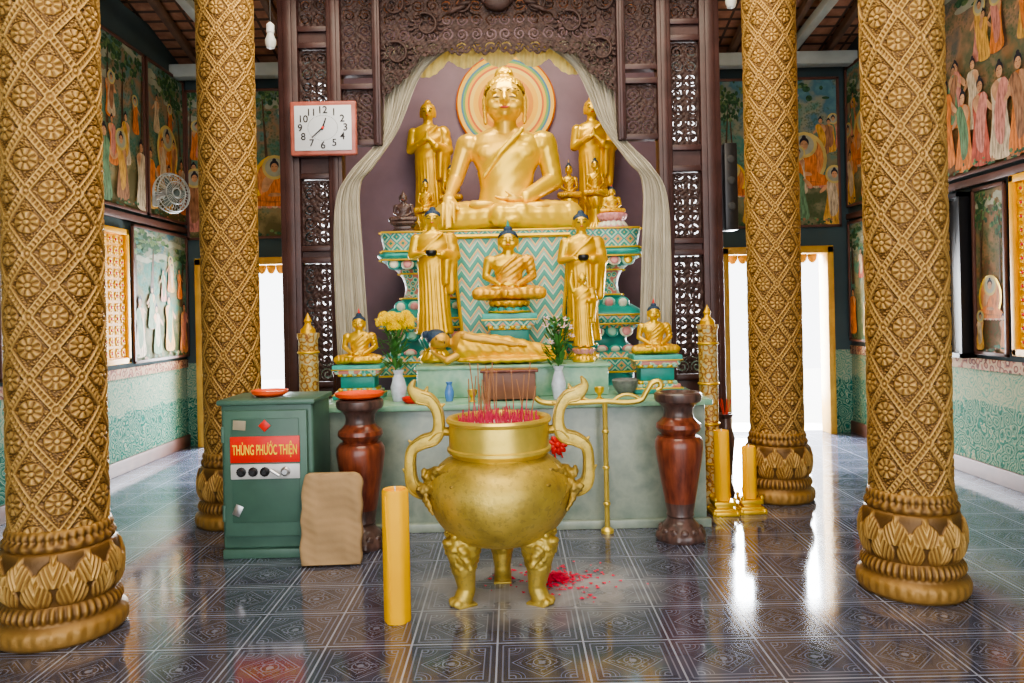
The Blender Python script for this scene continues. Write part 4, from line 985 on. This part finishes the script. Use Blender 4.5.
for k in range(9):
    a=2*pi*k/9; g.ell((.04*math.cos(a),-.01,.04*math.sin(a)),(.034,.016,.02),Matrix.Rotation(-a,4,'Y'),u=10,v=6)
g.ell((0,-.02,0),(.022,.016,.022)); g.tube([(0,0,0),(.02,0,-.05),(.035,0,-.09)],.006,6,1.5); g.tube([(0,0,0),(-.02,0,-.05),(-.015,0,-.1)],.006,6,1.5)
g.out('ribbon_rosette',RED,None,(.30,5.36,.60),label='small red ribbon rosette fixed to the altar front',category='ribbon')
# ------------------------------------------------------------ safe
sf=thing('donation_safe','green steel donation safe with red and yellow sign','safe',(-1.585,4.85,0))
W,Dp,H=.59,.47,1.0
G().box((0,Dp/2,.03),(W,Dp-.02,.06),.006).out('foot_rim',SAFEG,sf)
G().box((0,Dp/2+.01,.53),(W,Dp-.02,.94),.018,seg=3).out('body',SAFEG,sf)
G().box((0,Dp/2+.0,1.0),(W+.04,Dp+.02,.035),.012).out('top_lid',SAFEG,sf)
d=G(); d.box((0,-.004,.55),(W-.06,.03,.80),.008); dd=d.out('door',SAFEG,sf)
G().box((0,-.022,.57),(W-.16,.006,.66),.004).out('door_inset_panel',pm('green_safe_panel',(.06,.13,.095),.4,0,.1),dd)
for z in (.3,.8): 
    g=G(); g.tube([(-W/2+.025,-.014,z-.05),(-W/2+.025,-.014,z+.05)],.012,10); g.out('hinge',SAFEG,dd)
G().box((0,-.029,.705),(.44,.008,.165),.002).out('sign_plate',RED,dd)
tm=textmesh('THÙNG PHƯỚC THIỆN',.078,.001)
xs=[v.co.x for v in tm.vertices]; wd=max(xs)-min(xs)
g=G(); g.mesh(tm,Matrix.Translation((0,-.034,.70))@RX90@Matrix.Diagonal((.41/wd,1.15,1,1)))
g.out('sign_lettering',pm('yellow_lettering',(1,.75,.02),.4,0,.02),dd,recalc=False,smooth=False)
G().box((0,-.029,.565),(.44,.012,.095),.006).out('lock_plate',STEELM,dd)
for x in (-.15,-.075,.0,.13):
    g=G(); g.lathe([(0,0),(.030,0),(.030,.010),(.020,.016),(.016,.03),(0,.03)],28,fn=lambda a,z,r:r*(1+.05*math.cos(12*a)))
    o=g.out('combination_dial',BLACK if x!=.13 else STEEL,dd,(x,-.034,.565)); o.rotation_euler=(pi/2,0,0)
g=G(); g.tube([(.065,-.04,.565),(.065,-.07,.565)],.009,10); g.tube([(.045,-.07,.58),(.10,-.072,.545)],.009,10); g.out('lever_handle',STEEL,dd)
G().box((0,-.03,.855),(.055,.004,.055),.001,RM(45,'Y')).out('diamond_sticker',RED,dd)
G().box((-.16,-.03,.86),(.08,.004,.06),.001,RM(4,'Y')).out('paper_sticker',pm('faded_sticker',(.35,.3,.2),.6),dd)
G().box((-.18,-.03,.32),(.05,.004,.07),.001,RM(25,'Y')).out('silver_sticker',STEEL,dd)
# kraft sack
g=G(); w,h,dp=.38,.565,.085
R=[]
for j in range(57):
    z=h*j/56; k=1
    if z>h-.09: k=1-.26*(1-math.sqrt(max(0,1-((z-(h-.09))/.09)**2)))
    if z<.05: k=.95+.05*z/.05
    t_=dp*(1-.3*(z/h)**2)*(.25 if j in(0,56) else 1)
    ring=[]
    for i in range(96):
        a=2*pi*i/96; ca,sa=math.cos(a),math.sin(a)
        x=w/2*k*math.copysign(abs(ca)**.35,ca); y=t_/2*math.copysign(abs(sa)**.55,sa)
        y+=.006*math.sin(z*22+x*14)+.004*math.sin(x*45+z*9)+.003*abs(math.sin(z*60+x*33)); x+=.004*math.sin(z*40)
        ring.append((x,y,z))
    R.append(ring)
g.rings(R); g.out('kraft_paper_sack',PAPER,None,(-1.15,4.70,.0),(-.17,0,.03),ang=60,label='brown paper-wrapped flat sack leaning against the green safe',category='sack')
# ------------------------------------------------------------ gilded pillars
PILM=pat('carved_gold_floral',[(.70,.45,.10),(.30,.12,.04),(.60,.36,.07),(.60,.52,.30)],24,.4,.2,warp=1.5)
def pillar(loc,lab,w=.075):
    e=thing('carved_votive_pillar',lab,'pillar',loc,group='carved votive pillars')
    g=G(); g.lathe([(0,0),(.13,0),(.13,.03),(.10,.06),(.085,.1),(w,.12),(w,1.36),(w+.01,1.38),(w+.01,1.41),(.0,1.41)],32,fn=lambda a,z,r:r+(.005*math.sin(6*a+z*40)*math.sin(5*a-z*55) if .13<z<1.35 else 0)); g.out('shaft',PILM,e,ang=60)
    g=G(); 
    for z in (.3,.62,.94,1.26): g.tube([(w*1.03*math.cos(k*pi/16),w*1.03*math.sin(k*pi/16),z) for k in range(33)],.010,8,hint=(0,0,1))
    g.out('gold_rings',GOLD,e)
    g=G(); g.lathe([(0,1.40),(w*.8,1.40),(w*.75,1.44),(w*.35,1.47),(w*.3,1.49),(w*.42,1.505),(w*.2,1.54),(0,1.57)],28); g.out('finial',GOLDR,e)
    return e
pillar((-1.60,5.95,0),'slender carved gold and red votive pillar behind the safe'); pillar((1.56,6.08,0),'slender carved gold and red votive pillar beside the altar')
e=thing('bronze_vase','small dark bronze vase behind the yellow candles','vase',(1.755,6.32,0))
G().lathe([(0,0),(.07,0),(.06,.04),(.04,.1),(.06,.3),(.075,.45),(.05,.56),(.045,.62),(.07,.66),(.06,.66),(0,.6)],32).out('body',REDWD,e)
g=G()
for k in range(7): g.tube([(0,0,.6),(.05*math.cos(k),.05*math.sin(k),.78)],.004,6)
g.out('sticks',LIP,e)
e=thing('brass_stand','slim brass stand with a scrolled horizontal arm before the altar','stand',(.63,5.27,0))
g=G(); g.tube([(0,0,.01),(0,0,.9)],.018,10); g.lathe([(0,0),(.045,0),(.045,.02),(.02,.04),(0,.04)],20); 
for z in (.2,.45,.7): g.ell((0,0,z),(.026,.026,.02))
g.out('post',BRASSB,e)
g=G(); g.tube(spl([(-.48,0,.945),(-.42,0,.91),(-.25,0,.905),(0,0,.91),(.15,0,.90),(.25,0,.915),(.29,0,.97),(.33,0,1.03),(.38,0,1.04),(.39,0,1.0),(.36,0,.98)],6),.019,10)
g.tube(spl([(.05,0,.91),(.12,0,.95),(.19,0,.95),(.25,0,.92)],5),.012,8); g.tube(spl([(-.1,0,.91),(-.16,0,.94),(-.22,0,.93)],5),.010,8)
g.out('scrolled_arm',BRASSB,e,ang=80)
# ------------------------------------------------------------ flowers
def vase(loc,r,h,mat,lab):
    g=G(); g.lathe([(0,0),(r*.7,0),(r*.75,.05*h),(r*.95,.3*h),(r,.45*h),(r*.7,.72*h),(r*.5,.85*h),(r*.75,h),(r*.68,h),(r*.4,.84*h),(0,.8*h)],36); 
    g.out('flower_vase',mat,None,loc,label=lab,category='vase')
vase((-.85,5.62,.902),.06,.23,GLZ,'white and blue porcelain flower vase on the altar')
vase((.33,5.55,.902),.055,.24,GLZ,'pale blue-white porcelain flower vase on the altar')
vase((-.47,5.55,.902),.035,.14,BLUEP,'small blue glazed vase on the altar')
def bouquet(loc,kind,lab,seed,n=9):
    rd=random.Random(seed); e=thing('flower_bouquet',lab,'flowers',loc)
    tips=[]
    for k in range(n):
        if kind=='y': tips.append(Vector((rd.uniform(-.10,.10),rd.uniform(-.07,.05),.29+.10*rd.random())))
        else:
            a=rd.uniform(0,2*pi); r=rd.uniform(.02,.11); tips.append(Vector((r*math.cos(a),r*math.sin(a)*.7,rd.uniform(.14,.34))))
    g=G()
    for tp in tips: g.tube(spl([(0,0,-.03),(tp.x*.3,tp.y*.3,tp.z*.5),tp],4),.004,6)
    g.out('stems',LEAF,e)
    g=G()
    for k in range(80 if kind=='y' else 130):
        a=rd.uniform(0,2*pi); r=rd.uniform(.02,.11); z=rd.uniform(.0,.27 if kind=='y' else .34)
        M=RM(math.degrees(a),'Z')@RM(rd.uniform(-75,10),'Y'); g.ell((r*math.cos(a),r*math.sin(a)*.7,z),(.038,.013,.003),M,u=8,v=6)
    g.out('leaves',LEAF,e,ang=90)
    for tp in tips:
        g=G()
        if kind=='y':
            g.ell((0,0,0),(.028,.028,.02))
            for j in range(70):
                ph=math.acos(1-1.6*(j+.5)/70); th=j*2.4; M=RM(math.degrees(th),'Z')@RM(math.degrees(ph)-90,'Y')
                d=Vector((math.cos(th)*math.sin(ph),math.sin(th)*math.sin(ph),math.cos(ph)))*.031
                g.ell(d,(.019,.006,.005),M,u=6,v=5)
            g.out('flower',PETY,e,tp,ang=90)
        else:
            for j in range(6):
                th=j*pi/3; M=RM(math.degrees(th),'Z')@RM(-35,'Y'); g.ell((.015*math.cos(th),.015*math.sin(th),.01),(.019,.008,.003),M,u=8,v=6)
            g.ell((0,0,.01),(.007,.007,.010),mi=1,u=8,v=6)
            g.out('flower',[PETW,PETY],e,tp,(rd.uniform(.2,1),rd.uniform(-.6,.6),0),ang=90)
bouquet((-.87,5.62,1.16),'y','bunch of yellow chrysanthemums in the porcelain vase',2,14)
bouquet((.33,5.55,1.16),'w','leafy mixed bunch of small white and pink flowers',3,10)
g=G(); g.lathe([(0,0),(.05,0),(.06,.02),(.09,.06),(.10,.11),(.09,.12),(.08,.10),(0,.09)],32); g.out('incense_bowl',ROCK,None,(.84,5.72,.902),label='dark grey stone incense bowl on the altar slab',category='bowl')
e=thing('offering_box','small reddish wooden offering box on the altar slab','box',(-.03,5.58,.902))
G().box((0,0,.11),(.38,.2,.20),.008).out('body',pm('reddish_box_wood',(.22,.09,.05),.4,0,.2),e); G().box((0,0,.215),(.42,.24,.02),.006).out('lid',REDW,e)
for x,m,lab in ((.5,RED,'small red glass votive on the altar'),(-.3,GOLD,'small gilded offering cup on the altar'),(.62,GOLD,'small gilded offering cup near the brass stand')):
    g=G(); g.lathe([(0,0),(.03,0),(.012,.015),(.012,.03),(.032,.05),(.036,.085),(.03,.085),(0,.05)],24); g.out('offering_cup',m,None,(x,5.5,.902),label=lab,category='cup')
# ------------------------------------------------------------ clock
ck=thing('wall_clock','square wall clock with rose wood frame on the carved screen','clock',(-1.555,6.40,3.12))
G().box((0,.01,0),(.56,.05,.46),.018,seg=3).out('frame',pm('rose_frame',(.42,.13,.10),.3,0,.2),ck)
G().box((0,-.017,0),(.48,.012,.38),.006).out('face',pm('clock_face_white',(.66,.69,.72),.3,0,.04),ck)
g=G()
for n in range(1,13):
    a=pi/2-n*pi/6; tm=textmesh(str(n),.085,.0008)
    g.mesh(tm,Matrix.Translation((.19*math.cos(a),-.0255,.148*math.sin(a)))@RX90)
for k in range(60):
    a=k*pi/30; g.box((.125*math.cos(a),-.0245,.105*math.sin(a)),(.004,.002,.004))
g.out('numerals',INK,ck,recalc=False,smooth=False)
def hand(ang,L,w,nm,y):
    g=G(); a=math.radians(90-ang); g.tube([(-.02*math.cos(a),y,-.02*math.sin(a)),(L*math.cos(a),y,L*math.sin(a))],[w,w*.6],6,.35); g.out(nm,INK,ck)
hand(19,.085,.009,'hour_hand',-.029); hand(228,.125,.007,'minute_hand',-.032)
g=G(); g.ell((0,-.032,0),(.012,.006,.012)); g.out('hub',RED,ck)
e=thing('wall_speaker','narrow black speaker box beside the carved screen','speaker',(1.885,6.53,2.2))
G().box((0,0,.37),(.11,.16,.74),.01).out('cabinet',BLACK,e)
for z in (.2,.42,.6): 
    g=G(); g.ell((0,-.082,z),(.035,.006,.035)); g.out('speaker_cone',pm('speaker_grey',(.03,.03,.03),.6),e)
for x,y,z in ((-1.83,5.9,3.62),(1.75,5.9,3.86)):
    e=thing('hanging_lamp','small white lamp hanging by a cord from the roof beam','lamp',(x,y,z))
    G().lathe([(0,0),(.03,.01),(.042,.04),(.042,.07),(.03,.10),(.022,.13),(0,.13)],24).out('bulb',pm('lamp_white',(.6,.6,.56),.3),e)
    G().lathe([(.02,.12),(.03,.13),(.03,.19),(.01,.21),(0,.21)],20).out('socket',WHITE,e)
    G().tube([(0,0,.2),(0,0,4.62-z)],.006,6).out('cord',BLACK,e)
# wall fan
FANM=pm('fan_metal',(.50,.52,.50),.4,.5,.1); FANB=pm('grey_green_blade',(.14,.18,.17),.4)
e=thing('wall_fan','wall-mounted metal fan with round wire guard','fan',(XL+.05,8.35,2.86),(0,0,math.radians(62)))
g=G(); g.box((0,.0,0),(.1,.04,.16),.01); g.tube([(0,-.01,0),(0,-.16,.03)],.02,10); g.out('bracket',FANM,e)
g=G(); g.tube([(0,-.14,.04),(0,-.24,.04)],.05,20,hint=(1,0,0)); g.out('motor',FANM,e)
g=G()
for yy,rr in ((-.24,.2),(-.32,.2),(-.35,.12),(-.28,.215),(-.36,.05)):
    g.tube([(rr*math.cos(2*pi*i/40),yy,.04+rr*math.sin(2*pi*i/40)) for i in range(41)],.006,6)
for k in range(32):
    a=2*pi*k/32; c_,s_=math.cos(a),math.sin(a)
    g.tube([(.04*c_,-.36,.04+.04*s_),(.12*c_,-.352,.04+.12*s_),(.2*c_,-.32,.04+.2*s_),(.215*c_,-.28,.04+.215*s_),(.2*c_,-.24,.04+.2*s_),(.05*c_,-.235,.04+.05*s_)],.0025,5)
g.out('wire_guard',FANM,e,ang=80)
for k in range(3):
    g=G(); g.ell((.09,-.295,0),(.085,.006,.05),RM(18,'X')); g.out('blade',FANB,e,(0,0,.04),(0,k*2*pi/3,0),ang=80)
# ------------------------------------------------------------ light
w=bpy.data.worlds.new('World'); S.world=w; w.use_nodes=True
w.node_tree.nodes['Background'].inputs[0].default_value=(.95,.965,1,1); w.node_tree.nodes['Background'].inputs[1].default_value=4.5
def area(loc,tgt,sx,sy,e,col=(1,1,1)):
    l=bpy.data.lights.new('area_light','AREA'); l.shape='RECTANGLE'; l.size=sx; l.size_y=sy; l.energy=e; l.color=col
    o=bpy.data.objects.new('area_light',l); COL.objects.link(o); o.location=loc; o.rotation_euler=(Vector(tgt)-Vector(loc)).to_track_quat('-Z','Y').to_euler()
area((0,1.5,4.9),(0,5,0.5),3.5,1.5,145,(1,.90,.74))  # unseen fill light added to brighten the hall, not a fixture
area((0,4.9,5.1),(0,6.4,0),4,.8,130,(1,.89,.70))  # another unseen fill, added overhead and aimed at the altar
area((-.05,7.0,4.75),(-.05,7.9,2.6),1.6,.4,60,(1,.89,.68))
area((-3.1,9.9,1.3),(-2.4,6,0.2),1.3,2.2,400,(.88,.94,1)); area((3.15,9.9,1.3),(2.6,6,0.2),1.4,2.2,480,(.88,.94,1))  # added lights outside both doors, boosting the daylight; no fixtures there
sl=bpy.data.lights.new('sun','SUN'); sl.energy=9; sl.angle=.02; so=bpy.data.objects.new('sun',sl); COL.objects.link(so)
so.rotation_euler=Vector((.10,-1,-.90)).to_track_quat('-Z','Y').to_euler()
# ------------------------------------------------------------ camera
c=bpy.data.cameras.new('Camera'); o=bpy.data.objects.new('Camera',c); COL.objects.link(o); S.camera=o
c.sensor_width=36; c.lens=26.72; c.shift_y=-.0298; c.clip_start=.05
o.location=(0,0,1.55); o.rotation_euler=(pi/2,math.radians(1.2),0)
try: S.view_settings.look='AgX - Medium High Contrast'
except Exception: pass
